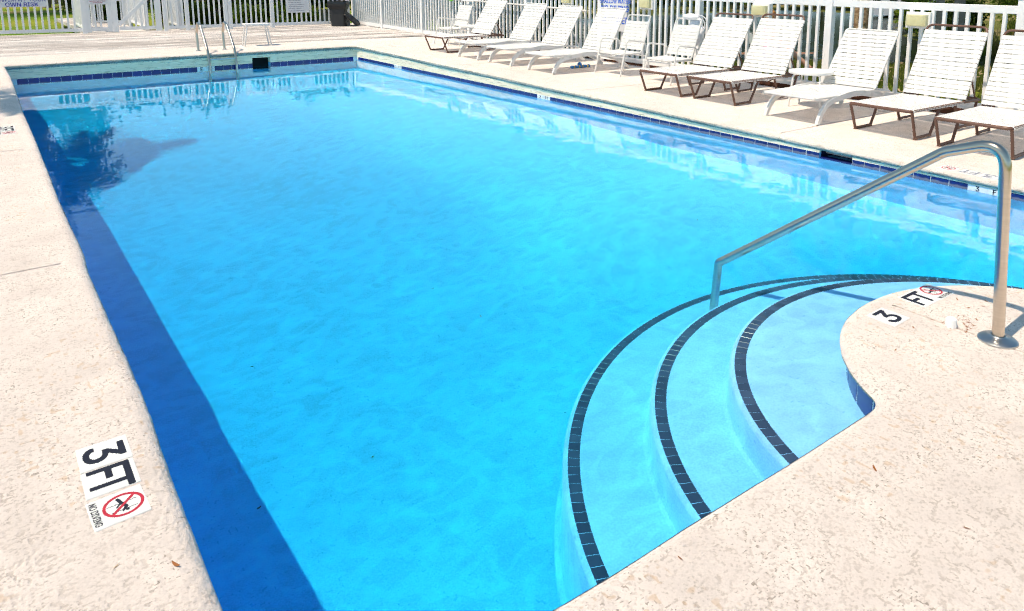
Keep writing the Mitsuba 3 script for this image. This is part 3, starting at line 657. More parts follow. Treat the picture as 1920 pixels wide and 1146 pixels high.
brown_lounger(.885, -8.95, 'brown-framed lounger with small round table at its right side', 1.0, (.375, .655))
white_lounger(.735, -10.25, 'white curved-leg lounger between two brown ones, nearest white lounger', (.43, .62), .6)
brown_lounger(.87, -11.255, 'brown-framed lounger behind the handrail arch, under the rightmost fence lamp', -.5, (.36, .66))
brown_lounger(.80, -12.2, 'brown-framed lounger nearest the camera, cut off by the right edge of the photo', 2.0, (.36, .66))

def strap_chair(x, y, label, yaw=0.0):
    """faces the pool (-x); x, y = middle of the front feet"""
    k = thing('strap_chair', label, 'chair', None); PL[k] = place(x, y, yaw); w = .285
    for sgn in (-1, 1):
        yy = sgn * (w + .02)
        pput(k, 'side_frame', tube(bend([(.0, yy, .0), (.135, yy, .575), (.54, yy, .525), (.66, yy, 0.0)], [.07, .09], 7), .0135, 10), 'm_white_metal')
    seat0, seat1, bk = np.array([.05, 0, .345]), np.array([.50, 0, .355]), np.array([.70, 0, .94])
    pput(k, 'seat_frame', tube(bend([bk + [0, -w + .03, 0], seat1 + [0, -w + .03, 0], seat0 + [0, -w + .03, 0], seat0 + [0, w - .03, 0], seat1 + [0, w - .03, 0], bk + [0, w - .03, 0], bk + [0, -w + .035, 0]], [.06, .04, .04, .06, .06], 6), .0125, 10), 'm_white_metal')
    for q in (.04, .52): pput(k, 'cross_bar', tube([(q + .03, -w - .02, .30), (q + .03, w + .02, .30)], .010, 8), 'm_white_metal')
    S = PL[k]; e = (bk - seat1) / np.linalg.norm(bk - seat1); nz = np.cross(e, [0, 1, 0])
    for i in range(8): put('strap', s_cstrap, k, S @ tr(*(seat0 + [.03 + i * .0555, 0, .001])))
    for i in range(9): put('strap', s_cstrap, k, S @ frame(seat1 + e * (.06 + i * .0535), e, (0, 1, 0), nz))
    for yy in (-.13, 0, .13): pput(k, 'back_band', beam(seat1 + [0, yy, 0] + e * .05 + nz * .0035, seat1 + [0, yy, 0] + e * .52 + nz * .0035, .028, .003, 0), 'm_strap', False)
    return k
cm_ = strap_mesh(.255); cm_.invert() if cm_.face_normals[:, 2].mean() < 0 else None
s_cstrap = shp(cm_, 'm_strap', False)
strap_chair(1.70, -.66, 'white strap armchair at the far end beside the round white table')
strap_chair(1.585, -6.26, 'white strap armchair in front of the fence, next to the white lounger with the toy')
CH = strap_chair(1.64, -7.29, 'white strap armchair with a white bag hanging behind its back')
def round_table(x, y, r, h, label):
    k = thing('side_table', label, 'table'); PL[k] = place(x, y, 15)
    t = lathe([(0, h - .012), (r - .03, h - .012), (r - .028, h - .03), (r, h - .03), (r + .004, h - .01), (r - .002, h + .004), (r - .03, h + .006), (0, h + .002)], 40)
    pput(k, 'table_top', t, 'm_white_metal')
    for a in (45, 135, 225, 315):
        c, s = math.cos(math.radians(a)), math.sin(math.radians(a))
        pput(k, 'leg', tube(bend([(.25 * r * c, .25 * r * s, h - .04), (.86 * r * c, .86 * r * s, h - .035), (1.05 * r * c, 1.05 * r * s, 0)], .05, 5), .0125, 9), 'm_white_metal')
    return k
round_table(1.86, -9.79, .27, .455, 'round white metal side table between the brown lounger and the white lounger')
round_table(2.08, -1.36, .27, .455, 'round white side table at the far end beside the white armchair')
k = thing('side_table', 'low square white table standing at the far pool edge right of the ladder', 'table'); PL[k] = tr(-1.70, 1.19, .24) @ rot([0, 0, 1], -7)
pput(k, 'table_top', bx(-.245, .245, -.17, .17, .435, .47, .008), 'm_white_metal', False)
for sx in (-1, 1):
    for sy in (-1, 1):
        pput(k, 'leg', tube(bend([(sx * .05, sy * .14, .425), (sx * .20, sy * .14, .425), (sx * .265, sy * .15, 0)], .05, 5), .0145, 9), 'm_white_metal')
# hanging bag
BG = thing('drawstring_bag', 'white cloth bag hanging by cords behind the armchair back', 'bag'); PL[BG] = PL[CH]
ic = trimesh.creation.icosphere(subdivisions=3); v = ic.vertices.copy(); nzs = meshkit.fbm(v * 2.2 + 5, 3) - .5
v = v * (1 + .35 * nzs[:, None]) * [.085, .19, .25]; v[:, 1] *= 1 - .25 * (v[:, 2] > .1) ; ic.vertices = v; ic.apply_transform(tr(.76, -.06, .72) @ rot([0, 1, 0], 16))
pput(BG, 'sack', ic, 'm_cloth_white', True)
for yy in (-.16, -.22): pput(BG, 'cord', tube(spline([(.74, -.05, 1.0), (.80, yy - .05, .92), (.83, yy - .04, .70), (.80, yy, .50), (.74, -.12, .46)], 16), .008, 6), 'm_cloth_white')
ic2 = trimesh.creation.icosphere(subdivisions=2); ic2.apply_scale([.06, .16, .05]); ic2.apply_translation((.71, -.03, .975)); pput(BG, 'gathered_top', ic2, 'm_cloth_white', True)
# beaded toy
TY = thing('beaded_toy', 'blue and yellow beaded dive toy lying under the white lounger', 'toy')
for i in range(13):
    s = trimesh.creation.icosphere(subdivisions=2, radius=.024 + .006 * (i % 3 == 0)); s.apply_translation((1.59 + i * .031, -5.35 + .012 * math.sin(i), zd(1.7, -5.35) + .024))
    put('bead', shp(s, 'm_toy_tan' if i % 3 == 2 else 'm_toy_blue', True), TY)
s = trimesh.creation.icosphere(subdivisions=2, radius=.04); s.apply_translation((1.78, -5.33, zd(1.7, -5.35) + .06)); put('bead', shp(s, 'm_toy_blue', True), TY)
# trash bin
TB = thing('trash_bin', 'dark grey trash bin with black liner, standing in the far fence corner', 'bin')
def rr(w, d, r): return Polygon([(-w / 2, -d / 2), (w / 2, -d / 2), (w / 2, d / 2), (-w / 2, d / 2)]).buffer(-r).buffer(r, 5)
def loft(sects):
    rings = [np.array(p.exterior.coords)[:-1] for p, z in sects]; n = len(rings[0]); V = np.vstack([np.column_stack([r, np.full(n, z)]) for r, (p, z) in zip(rings, sects)]); F = []
    q = np.arange(n); q2 = (q + 1) % n
    for j in range(len(sects) - 1): F += [np.stack([j * n + q, j * n + q2, (j + 1) * n + q2], 1), np.stack([j * n + q, (j + 1) * n + q2, (j + 1) * n + q], 1)]
    return trimesh.Trimesh(V, np.vstack(F), process=False)
TM = tr(2.18, 6.2, .236) @ rot([0, 0, 1], -35)
put('body', shp(loft([(rr(.40, .36, .07), 0), (rr(.405, .365, .07), .02), (rr(.46, .42, .07), .58), (rr(.47, .43, .07), .60), (rr(.52, .48, .08), .61), (rr(.52, .48, .08), .70), (rr(.50, .46, .08), .71), (rr(.46, .42, .08), .60)]), 'm_bin', 30), TB, TM)
lin = loft([(rr(.50, .46, .09), .50), (rr(.56, .53, .09), .60), (rr(.56, .52, .09), .71), (rr(.51, .47, .08), .735), (rr(.46, .42, .08), .6)]); v = lin.vertices.copy()
v += (meshkit.fbm(v * 9, 3)[:, None] - .5) * [.03, .03, .10]; lin.vertices = v
put('liner', shp(lin, 'm_bag', True), TB, TM)
LD = thing('bin_lid', 'black bin lid leaning between the trash bin and the white fence', 'lid')
ld = loft([(rr(.50, .60, .1), -.02), (rr(.52, .62, .1), .0), (rr(.50, .60, .1), .03), (rr(.36, .46, .1), .045), (rr(.02, .02, .004), .05)])
put('lid', shp(ld, 'm_black', 30), LD, tr(2.52, 6.05, .44) @ rot([0, 0, 1], -35) @ rot([0, 1, 0], 42))

# ------------------------------------------------------------------ leaf bits on the deck and in the water
def bit(size, seed):
    r = np.random.default_rng(seed); n = 5
    xs = np.linspace(-1, 1, n); w = .28 * np.sqrt(np.clip(1 - xs ** 2, .05, 1)) * r.uniform(.6, 1.2); z = .25 * r.uniform(.3, 1) * xs ** 2
    V = np.vstack([np.column_stack([xs, -w, z]), np.column_stack([xs, w, z + .1])]) * size / 2; F = []
    for i in range(n - 1): F += [(i, i + 1, n + i + 1), (i, n + i + 1, n + i)]
    return trimesh.Trimesh(V, F, process=False)
bits = [shp(bit(1.0, s), m, False) for s, m in ((1, 'm_leafbit'), (2, 'm_leafbit'), (3, 'm_leafbit_pale'), (4, 'm_leafbit_dark'))]
def drop(base, x, y, z, size, kind, label, group):
    k = numbered(base); scene[k] = {**bits[kind], 'to_world': T((tr(x, y, z) @ rot([0, 0, 1], RNG.uniform(0, 360)) @ np.diag([size, size, size, 1])).tolist())}
    tag(k, label, 'leaf', group)
for x, y in ((-5.072, -13.95), (-4.24, -14.08), (-4.28, -14.40), (-3.38, -13.70), (-3.10, -13.64), (-2.66, -13.70), (-2.58, -13.74), (-2.5, -13.72), (-2.60, -13.62)):
    drop('leaf_fragment', x, y, zd(x, y) + .002, RNG.uniform(.022, .034), int(RNG.integers(0, 2)), 'tiny dry brown leaf fragment lying on the near right deck', 'leaf fragments on the near right deck')
for x, y in ((-6.381, -13.094), (-6.251, -13.186), (-6.343, -13.368)):
    drop('leaf_fragment', x, y, zd(x, y) + .002, RNG.uniform(.02, .032), int(RNG.integers(0, 3)), 'tiny dry brown leaf fragment lying on the left deck', 'leaf fragments on the left deck')
nm = []
for i in range(70):
    a, r = RNG.uniform(0, 6.28), .03 + abs(RNG.normal(0, .045)); q = bit(RNG.uniform(.006, .022), i); q.apply_transform(tr(-2.92 + r * math.cos(a) + .02, -13.76 + .8 * r * math.sin(a), cz + .002) @ rot([0, 0, 1], RNG.uniform(0, 360))); nm.append(q)
k = put('needle_litter', shp(cat_(nm), 'm_leafbit', False)); tag(k, 'brown needle litter gathered round the white pipe cap', 'litter', None, 'stuff')
for i in range(40):
    x, y = RNG.uniform(-5.6, -1.0), -13.6 + 9.5 * RNG.random() ** 1.6
    fz_ = float(z_floor(x, y)); rad = math.hypot(x + 2.94, y + 14.29)
    z = next((zz for r, zz in SR if rad < r), fz_)
    if rad < 2.3: continue
    drop('sunken_leaf', x, y, z + .004, RNG.uniform(.012, .03), int(RNG.choice([0, 3, 3])), 'small dark leaf fragment on the pool bottom', 'leaf fragments on the pool bottom')
for i in range(14):
    x, y = RNG.uniform(-5.5, -.6), -13.0 + 10 * RNG.random()
    if math.hypot(x + 2.94, y + 14.29) < 1.2: continue
    drop('floating_leaf', x, y, WATER + .004, RNG.uniform(.012, .028), int(RNG.choice([0, 2])), 'small leaf fragment floating on the pool water', 'leaf fragments floating on the pool')

# ------------------------------------------------------------------ ground, lake, far bank
def g_z(x, y):
    """ground beyond the fences: falls from the deck edge to the lake"""
    x, y = np.asarray(x, float), np.asarray(y, float)
    s = shore(x, y); right_ = np.clip((x - 2.9) / 3, 0, 1)
    z = -.06 - .30 * right_ * np.clip(1 - s / 6, 0, 1)
    return np.where(s < 0, z - .5 * np.clip(-s, 0, 1), z)
NEAR = [(13.5, -9.5), (12.1, -7.6), (9.8, -4.25), (7.7, -3.2), (5.9, -1.4), (6.4, 2.5), (8, 6.5), (10, 9.5), (13, 12.6)]
FAR = [(22.8, 13), (27, 13.4), (32, 13.2), (33, 10), (32.5, 6.5), (28, 3.6), (19.2, -2), (16.8, -4.1), (17.4, -5.9), (18, -8), (17, -10.5)]
LAKE = Polygon(NEAR + FAR); SHP = LAKE.exterior
_c = np.array(SHP.segmentize(.5).coords)
from scipy.spatial import cKDTree
_t = cKDTree(_c)
def shore(x, y):
    p = np.stack([np.ravel(x), np.ravel(y)], 1); d = _t.query(p)[0]; ins = shapely.contains_xy(LAKE, p[:, 0], p[:, 1])
    return np.where(ins, -d, d).reshape(np.shape(x))
gx = np.unique(np.r_[np.linspace(-120, -10, 40), np.linspace(-10, 20, 100), np.linspace(20, 160, 40)]); gy = np.unique(np.r_[np.linspace(-90, -20, 20), np.linspace(-20, 20, 110), np.linspace(20, 220, 50)])
GX, GY = np.meshgrid(gx, gy); GZ = g_z(GX, GY) + .04 * (meshkit.fbm(np.stack([GX * .4, GY * .4, GX * 0], -1), 3) - .5)
hole = (GX > -9.4) & (GX < 2.9) & (GY > -19.9) & (GY < 7.3); GZ = np.where(hole, -1.5, GZ)
struct('grass_ground', grid(GX, GY, GZ), 'm_lawn', True)
lx, ly = np.meshgrid(np.linspace(5, 36, 60), np.linspace(-12, 16, 60))
struct('lake', grid(lx, ly, lx * 0 - .36), 'm_lake', True)
# grass tufts between the fence and the lake
def blades(n, x0, x1, y0, y1, h0, h1, seed, cond=None):
    r = np.random.default_rng(seed); x, y = r.uniform(x0, x1, n), r.uniform(y0, y1, n)
    keep = (shore(x, y) > .05); x, y = x[keep], y[keep]; n = len(x); z = g_z(x, y); a = r.uniform(0, 2 * np.pi, n); h = r.uniform(h0, h1, n); w = r.uniform(.006, .014, n); ln = r.normal(0, .5, (n, 2)) * h[:, None]
    d = np.stack([np.cos(a), np.sin(a)], 1) * w[:, None]
    V = np.stack([np.column_stack([x - d[:, 0], y - d[:, 1], z - .02]), np.column_stack([x + d[:, 0], y + d[:, 1], z - .02]), np.column_stack([x + ln[:, 0], y + ln[:, 1], z + h])], 1).reshape(-1, 3)
    return trimesh.Trimesh(V, np.arange(3 * n).reshape(-1, 3), process=False)
k = put('grass', shp(blades(90000, 2.95, 12.5, -14, -1, .03, .10, 3), 'm_grass', False)); tag(k, 'short green grass with dry bits between fence and lake', 'grass', None, 'stuff')
dl = []
r_ = np.random.default_rng(12)
for i in range(900):
    x, y = r_.uniform(3.1, 12), r_.uniform(-13.5, -1.5)
    if float(shore(np.array([x]), np.array([y]))[0]) < .1: continue
    q = bit(r_.uniform(.05, .12), i); q.apply_transform(tr(x, y, float(g_z(np.array([x]), np.array([y]))[0]) + .06) @ trimesh.transformations.random_rotation_matrix(r_.random(3))); dl.append(q)
k = put('fallen_leaves', shp(cat_(dl), 'm_leafbit_pale', False)); tag(k, 'dry brown leaves scattered on the lakeside grass', 'leaves', None, 'stuff')

# ------------------------------------------------------------------ plants
def leaf_cloud(centers, radii, n, size, seed, flat=.0):
    r = np.random.default_rng(seed); centers = np.atleast_2d(centers); radii = np.atleast_2d(radii)
    w = radii.prod(1); w = w / w.sum(); c = r.choice(len(centers), n, p=w)
    d = r.normal(size=(n, 3)); d /= np.linalg.norm(d, axis=1, keepdims=True); rad = r.uniform(.25, 1, n) ** .45
    p = centers[c] + d * rad[:, None] * radii[c] * (1 + .25 * r.normal(size=(n, 1)).clip(-1, 1.2))
    a = r.normal(size=(n, 3)); a /= np.linalg.norm(a, axis=1, keepdims=True); b = np.cross(a, r.normal(size=(n, 3))); b /= np.linalg.norm(b, axis=1, keepdims=True) + 1e-9
    s = size * r.uniform(.6, 1.3, (n, 1)); a, b = a * s, b * s * .42
    V = np.stack([p - a, p - b * .9, p + a, p + b * .9], 1).reshape(-1, 3); k = np.arange(n)[:, None] * 4
    return trimesh.Trimesh(V, np.vstack([k + [0, 1, 2], k + [0, 2, 3]]), process=False)
def clumps(c, R, n, rr_, seed):
    r = np.random.default_rng(seed); d = r.normal(size=(n, 3)); d /= np.linalg.norm(d, axis=1, keepdims=True); q = np.array(c) + d * np.array(R) * r.uniform(.35, 1, (n, 1))
    return q, np.repeat(np.array(rr_, float)[None] if np.ndim(rr_) else np.full((1, 3), rr_), n, 0) * r.uniform(.6, 1.3, (n, 1))
def limb(p0, p1, r0, r1, seed, n=7, wob=.08):
    r = np.random.default_rng(seed); t = np.linspace(0, 1, n)[:, None]; P = np.array(p0) * (1 - t) + np.array(p1) * t; L_ = np.linalg.norm(np.array(p1) - np.array(p0))
    P[1:-1] += r.normal(0, wob * L_ * .3, (n - 2, 3)) * [1, 1, .3]; return tube(P, np.linspace(r0, r1, n), 9)
def broad_tree(x, y, h, cr, label, group=None, leaf='m_leaf_mid', seed=0, nleaf=10000, lsize=.12, trunk=.16, base=None):
    k = thing('broadleaf_tree', label, 'tree', group); z0 = float(g_z(np.array([x]), np.array([y]))[0]) - .05 if base is None else base
    r = np.random.default_rng(seed); tm = [limb((x, y, z0), (x + r.normal(0, .3), y + r.normal(0, .3), z0 + h * .55), trunk, trunk * .5, seed)]
    cc, rads = clumps((x, y, z0 + h * .56), (cr, cr, h * .42), 34, (cr * .34, cr * .34, cr * .30), seed)
    for q in cc[:9]: tm.append(limb((x, y, z0 + h * r.uniform(.3, .5)), q, trunk * .4, trunk * .1, int(r.integers(1e6)), 5))
    put('trunk', shp(cat_(tm), 'm_bark', 40), k); put('crown', shp(leaf_cloud(cc, rads, nleaf, lsize, seed), leaf, False), k); return k
def shrub(x, y, w, h, label, group=None, leaf='m_leaf_dark', seed=0, n=5000, ls=.07, z=None):
    k = thing('shrub', label, 'bush', group); z0 = float(g_z(np.array([x]), np.array([y]))[0]) if z is None else z
    cc, rads = clumps((x, y, z0 + h * .52), (w * .45, w * .45, h * .40), 16, (w * .24, w * .24, h * .2), seed)
    r = np.random.default_rng(seed); put('stem', shp(cat_([limb((x + r.normal(0, .08), y + r.normal(0, .08), z0 - .1), q, .025, .008, int(r.integers(1e6)), 5) for q in cc[:8]]), 'm_bark', 40), k)
    put('foliage', shp(leaf_cloud(cc, rads, n, ls, seed), leaf, False), k); return k
def frond(L_, droop, seed, nl=34, ll=.55):
    r = np.random.default_rng(seed); t = np.linspace(0, 1, 12); P = np.column_stack([L_ * (t - .12 * t ** 2), 0 * t, L_ * (.55 * t - (.55 + droop) * t ** 2)])
    m = [tube(P, np.linspace(.022, .005, 12), 5)]; V, F = [], []
    for i in range(nl):
        s = .16 + .84 * i / nl; p = np.array([np.interp(s, t, P[:, j]) for j in range(3)])
        for sg in (-1, 1):
            l = ll * math.sin(math.pi * (.12 + .83 * s)) * r.uniform(.8, 1.1); d = np.array([.55, sg * .8, -.25 - .3 * r.random()]); d /= np.linalg.norm(d); wv = np.array([.026, 0, .012])
            o = len(V); V += [p - wv, p + wv, p + d * l]; F.append((o, o + 1, o + 2))
    m.append(trimesh.Trimesh(V, F, process=False)); return cat_(m)
def palm(x, y, h, label, group=None, seed=0, nf=26, L_=2.1, base=None, tr_=.15, boots_=False):
    k = thing('palm_tree', label, 'palm', group); r = np.random.default_rng(seed); z0 = float(g_z(np.array([x]), np.array([y]))[0]) - .1 if base is None else base
    zz = np.linspace(0, h, 40); rad = tr_ * (1 + .25 * np.exp(-zz * 2.5)) * (1 + .05 * np.sin(zz * 40)) * np.interp(zz, [0, h], [1, .82])
    P = np.column_stack([x + .25 * (zz / h) ** 2 * r.normal(), y + .25 * (zz / h) ** 2 * r.normal(), z0 + zz])
    put('trunk', shp(tube(P, rad, 16), 'm_boots' if boots_ else 'm_bark', 40), k); topp = P[-1]
    if boots_:
        mm = []
        for i in range(150):
            zq = r.uniform(.15, h * .95); a = i * 2.4; q = tr(x, y, z0 + zq) @ rot([0, 0, 1], math.degrees(a)) @ tr(tr_ * .92, 0, 0) @ rot([0, 1, 0], 24)
            b = trimesh.convex.convex_hull(np.array([(-.03, -.05, -.07), (-.03, .05, -.07), (.03, -.045, -.05), (.03, .045, -.05), (.0, -.03, .13), (.0, .03, .13), (.03, 0, .12)])); b.apply_transform(q); mm.append(b)
        put('leaf_base', shp(cat_(mm), 'm_boots', False), k); tag(k + '__leaf_base', None, None, None, 'stuff')
    ms = []
    for i in range(nf):
        f = frond(L_ * r.uniform(.8, 1.1), r.uniform(.1, .6), int(r.integers(1e6))); f.apply_transform(tr(*topp) @ rot([0, 0, 1], i * 137.5) @ rot([0, 1, 0], r.uniform(-55, 25))); ms.append(f)
    for i in range(0, nf):
        put('frond', shp(ms[i], 'm_leaf_mid', False), k)
    return k
# palms left of the pool, outside the frame: they cast the frond shadow on deck and water
palm(-8.8, -3.5, 5.4, 'palm tree standing left of the pool deck', None, 4, 16, 1.6, .1)
# lakeside trunks
palm(9.6, -5.95, 5.5, 'rough brown palm trunk with old leaf bases beside the lake, behind the white lounger', None, 8, 22, 2.2, None, .20, True)
palm(12.7, -6.75, 7.0, 'smooth grey palm trunk right of the rightmost lamp', None, 9, 22, 2.2, None, .13)
palm(13.6, -8.0, 7.0, 'second grey palm trunk, farther right beside the dry grass clump', None, 10, 22, 2.2, None, .13)
palm(11.4, -6.9, 6.0, 'slim grey trunk just left of the rightmost lamp', None, 11, 20, 2.0, None, .10)
EOF_MARK = 0
# ------------------------------------------------------------------ behind the back fence
WF = thing('wooden_fence', 'weathered wooden privacy fence far behind the lawn', 'fence')
bd = [bx(x, x + .135, 39.9 + RNG.normal(0, .01), 39.93, -.1, 1.75 + RNG.normal(0, .02)) for x in np.arange(-24, 16, .142)]
put('board', shp(cat_(bd), 'm_fence_wood', False), WF); tag(WF + '__board', None, None, None, 'stuff')
def low_rail(name, label, a, b, h, n, z0=.24):
    k = thing(name, label, 'railing'); a, b = np.array(a, float), np.array(b, float)
    for q in (a, b): put('post', shp(bx(q[0] - .05, q[0] + .05, q[1] - .05, q[1] + .05, -.1, z0 + h + .08, .004), 'm_vinyl', False), k)
    for z, hh in ((z0 + h, .05), (z0 + .1, .06)): put('rail', shp(beam((*a, z), (*b, z), .045, hh), 'm_vinyl', False), k)
    s = shp(bx(-.019, .019, -.019, .019, 0, h - .1, .003), 'm_vinyl', False)
    for i in range(1, n): q = a + (b - a) * i / n; put('baluster', s, k, tr(q[0], q[1], z0 + .1))
low_rail('walkway_railing', 'white picket railing of the walkway left behind the gate', (-4.12, 7.45), (-4.05, 10.2), 1.0, 20)
low_rail('walkway_railing', 'white picket railing of the walkway seen through the gate, right side', (-2.72, 7.35), (-2.6, 10.6), .95, 24)
low_rail('walkway_railing', 'low white railing crossing behind the braced gate leaf', (-3.55, 10.7), (-2.7, 10.65), .72, 7)
low_rail('walkway_railing', 'white railing behind the narrow fence bay right of the gate', (-1.9, 7.3), (-1.75, 9.4), 1.0, 14)
WK = struct('walkway', bx(-4.05, -2.7, 7.62, 16, .12, .22), 'm_board', False)
for i, (s, d, w, h) in enumerate(((2.0, 5.5, 1.6, 2.2), (2.7, 6.5, 1.7, 2.4), (4.3, 4.6, 1.2, 1.9), (4.95, 3.4, .8, 1.15), (5.6, 4.0, 1.4, 2.1), (6.2, 2.8, 1.0, 1.5), (6.75, 4.4, 1.5, 2.2), (7.5, 3.6, 1.2, 1.9), (8.2, 5.2, 1.6, 2.3), (9.3, 4.5, 1.6, 2.2))):
    q = BA + BU * s - BN * d
    shrub(q[0], q[1], w, h, 'dense dark green shrub behind the white back fence, %s from the left' % ORD[i], 'shrubs behind the back fence', 'm_leaf_dark', 40 + i, 4200, .075, -.15)
for i, (s, d) in enumerate(((5.75, 1.6), (6.1, 1.9), (6.9, 1.7), (7.7, 1.9))):
    q = BA + BU * s - BN * d
    shrub(q[0], q[1], .75, .95, 'bright green leafy bush close behind the back fence, %s from the left' % ORD[i], 'bright bushes behind the back fence', 'm_leaf_mid', 60 + i, 1300, .07, -.15)
SW_ = struct('stone_wall', cat_([bx(1.6, 4.2, 11.0, 11.4, -.2, .42, .02), bx(1.5, 4.3, 10.95, 11.45, .42, .50, .02)]), 'm_wallstone', False)
for i, (x, y, h, cr) in enumerate(((-6.2, 27, 14, 3.3), (-3.0, 34, 12.5, 2.9), (1.0, 30, 5.6, 2.9), (4.4, 36, 6.4, 3.4), (7.0, 29, 5.2, 2.9), (11, 34, 6.2, 3.4), (14.5, 29, 5.4, 3.2), (18, 26, 5.2, 3.1))):
    broad_tree(x, y, h, cr, 'leafy tree on the lawn beyond the back fence, %s from the left' % ORD[i], 'trees beyond the back fence', ('m_leaf_dark', 'm_leaf_mid')[i % 2], 80 + i, 6500, .2, .22)

# ------------------------------------------------------------------ lake side: shrubs, reeds, house, person
for i, (x, y, w, h) in enumerate(((5.0, 3.2, 1.8, 2.4), (5.3, 5.2, 1.7, 2.2), (7.3, 6.4, 2.0, 2.4), (4.9, .9, 1.2, 2.3), (4.6, -.6, .9, 2.1), (5.6, 8.5, 2.0, 2.6), (8.5, 9.5, 2.2, 2.6), (11, 13, 2.4, 2.8))):
    shrub(x, y, w, h, 'dark green shrub behind the right fence, %s from the right along the near lake bank' % ORD[(3, 4, 5, 2, 0, 6, 1, 7)[i] if False else i], 'shrubs on the near lake bank', 'm_leaf_dark', 100 + i, 4200, .08)
far = [(18, 14.2), (21.5, 14.6), (25, 14.8), (28.5, 14.8), (31.5, 14.8), (34.2, 13), (34.8, 11), (35, 9), (31, 3.6), (24.5, .2), (22, -1.6), (20.3, -2.6)]
for i, (x, y) in enumerate(far):
    shrub(x, y, 2.6 if i < 8 else 1.3, (1.5 + .5 * (i % 3)) * (1 if i < 8 else .35), 'olive green bush on the far lake bank, %s from the left' % ORD[i], 'bushes on the far lake bank', ('m_leaf_light', 'm_leaf_mid', 'm_leaf_dark')[i % 3], 120 + i, 2600, .12, .0)
for i, (x, y, h, cr) in enumerate(((21, 22.5, 7.2, 3.0), (25.5, 20.5, 8.2, 3.3), (30, 19, 7.6, 3.2), (35, 17.5, 8.8, 3.5), (38.5, 13.5, 8.0, 3.4), (40.5, 8.5, 8.8, 3.6), (37, 1.5, 7.4, 3.0), (33, -4, 8.2, 3.3))):
    broad_tree(x, y, h, cr, 'leafy tree on the far lake bank, %s from the left' % ORD[i], 'trees on the far lake bank', ('m_leaf_mid', 'm_leaf_dark')[i % 2], 140 + i, 5500, .22, .22, -.1)
HS = thing('lake_house', 'pale grey house across the lake seen between fence pickets', 'house')
hx, hy = 31.8, 4.9; HM = tr(hx, hy, -.2) @ rot([0, 0, 1], 40) @ np.diag([.5, .36, .8, 1])
put('wall', shp(bx(-3, 3, -5, 5, 0, 3.2), 'm_siding', False), HS, HM)
put('roof', shp(prism(Polygon([(-3.4, 3.2), (3.4, 3.2), (0, 5.2)]), -5.3, 5.3), 'm_roof', False), HS, HM @ frame((0, 0, 0), (1, 0, 0), (0, 0, 1)))
for yy in (-3.4, -1.2, 1.2, 3.4): put('window', shp(bx(-3.04, -2.98, yy - .5, yy + .5, .9, 2.3), 'm_window', False), HS, HM)
def reeds(x, y, n, h, rad, label, mat, seed, group=None):
    r = np.random.default_rng(seed); z0 = float(g_z(np.array([x]), np.array([y]))[0]); V, F = [], []
    for i in range(n):
        a, q = r.uniform(0, 6.28), rad * math.sqrt(r.random()); b = np.array([x + q * math.cos(a), y + q * math.sin(a), z0 - .1]); hh = h * r.uniform(.5, 1.1); l = np.array([math.cos(a), math.sin(a)]) * hh * r.uniform(.05, .55); w = np.array([-math.sin(a), math.cos(a), 0]) * .012
        for s0, s1 in ((0, .5), (.5, 1)):
            p0 = b + [*(l * s0 ** 2), hh * (s0 - .25 * s0 ** 2)]; p1 = b + [*(l * s1 ** 2), hh * (s1 - .25 * s1 ** 2)]; o = len(V); V += [p0 - w, p0 + w, p1 + w * .4, p1 - w * .4]; F += [(o, o + 1, o + 2), (o, o + 2, o + 3)]
    k = thing('reed_clump', label, 'reeds', group); put('blades', shp(trimesh.Trimesh(V, F, process=False), mat, False), k); tag(k + '__blades', None, None, None, 'stuff')
reeds(15.6, -7.0, 420, 1.6, .55, 'dry yellow reed clump beside the smooth grey palm trunk', 'm_leaf_dry', 5)
reeds(15.4, -6.1, 420, 1.5, .6, 'olive reed clump on the inlet bank left of the grey trunk', 'm_leaf_light', 6)
reeds(16.2, -8.1, 420, 1.7, .6, 'tall yellow green reeds between the two right grey trunks', 'm_leaf_light', 7)
reeds(18.0, -6.5, 420, 1.4, .7, 'far olive reeds on the lawn bank behind the rightmost lamp', 'm_leaf_light', 8)
shrub(15.9, -8.75, 1.0, 1.15, 'bright green leafy bush at the inlet edge near the right fence post', None, 'm_leaf_mid', 171, 2600, .07)
shrub(15.6, -9.5, 1.0, 1.7, 'brown tangled bush beside the inlet at the far right', None, 'm_leaf_dry', 172, 2400, .06)
shrub(16.4, -10.2, 1.4, 2.2, 'dark bush at the far right behind the last fence post', None, 'm_leaf_dark', 173, 3200, .07)
shrub(19.5, -8.6, 1.5, 2.6, 'leafy green shrub overhanging the lawn at the top right', None, 'm_leaf_mid', 174, 3600, .08)

for i, (x, y, w, h, m, lab) in enumerate(((17.6, -4.7, 1.5, 1.5, 'm_leaf_dark', 'dark bush on the inlet bank just right of the rightmost lamp'), (18.8, -6.9, 1.8, 1.7, 'm_leaf_dark', 'dark bush behind the reeds near the right fence post'),
        (19.0, -3.0, 1.6, 1.3, 'm_leaf_mid', 'low olive bush on the inlet bank left of the rightmost lamp'), (22.0, -5.0, 2.6, 2.2, 'm_leaf_mid', 'wide green bush on the far lawn behind the inlet reeds'))):
    shrub(x, y, w, h, lab, None, m, 180 + i, 3200, .08)
def skin_body(bones, res=.025, it=10):
    M = None
    for (p0, r0), (p1, r1) in bones:
        q = []
        for p, r in ((p0, r0), (p1, r1)):
            s = trimesh.creation.icosphere(subdivisions=2, radius=r); q.append(s.vertices + np.array(p))
        h = man(trimesh.convex.convex_hull(np.vstack(q))); M = h if M is None else M + h
    m = unman(M.refine_to_length(res)); m.merge_vertices(); trimesh.smoothing.filter_taubin(m, lamb=.5, nu=.52, iterations=it); return m
PS = thing('person', 'person with curly ginger hair and pink top sitting by the lake', 'person')
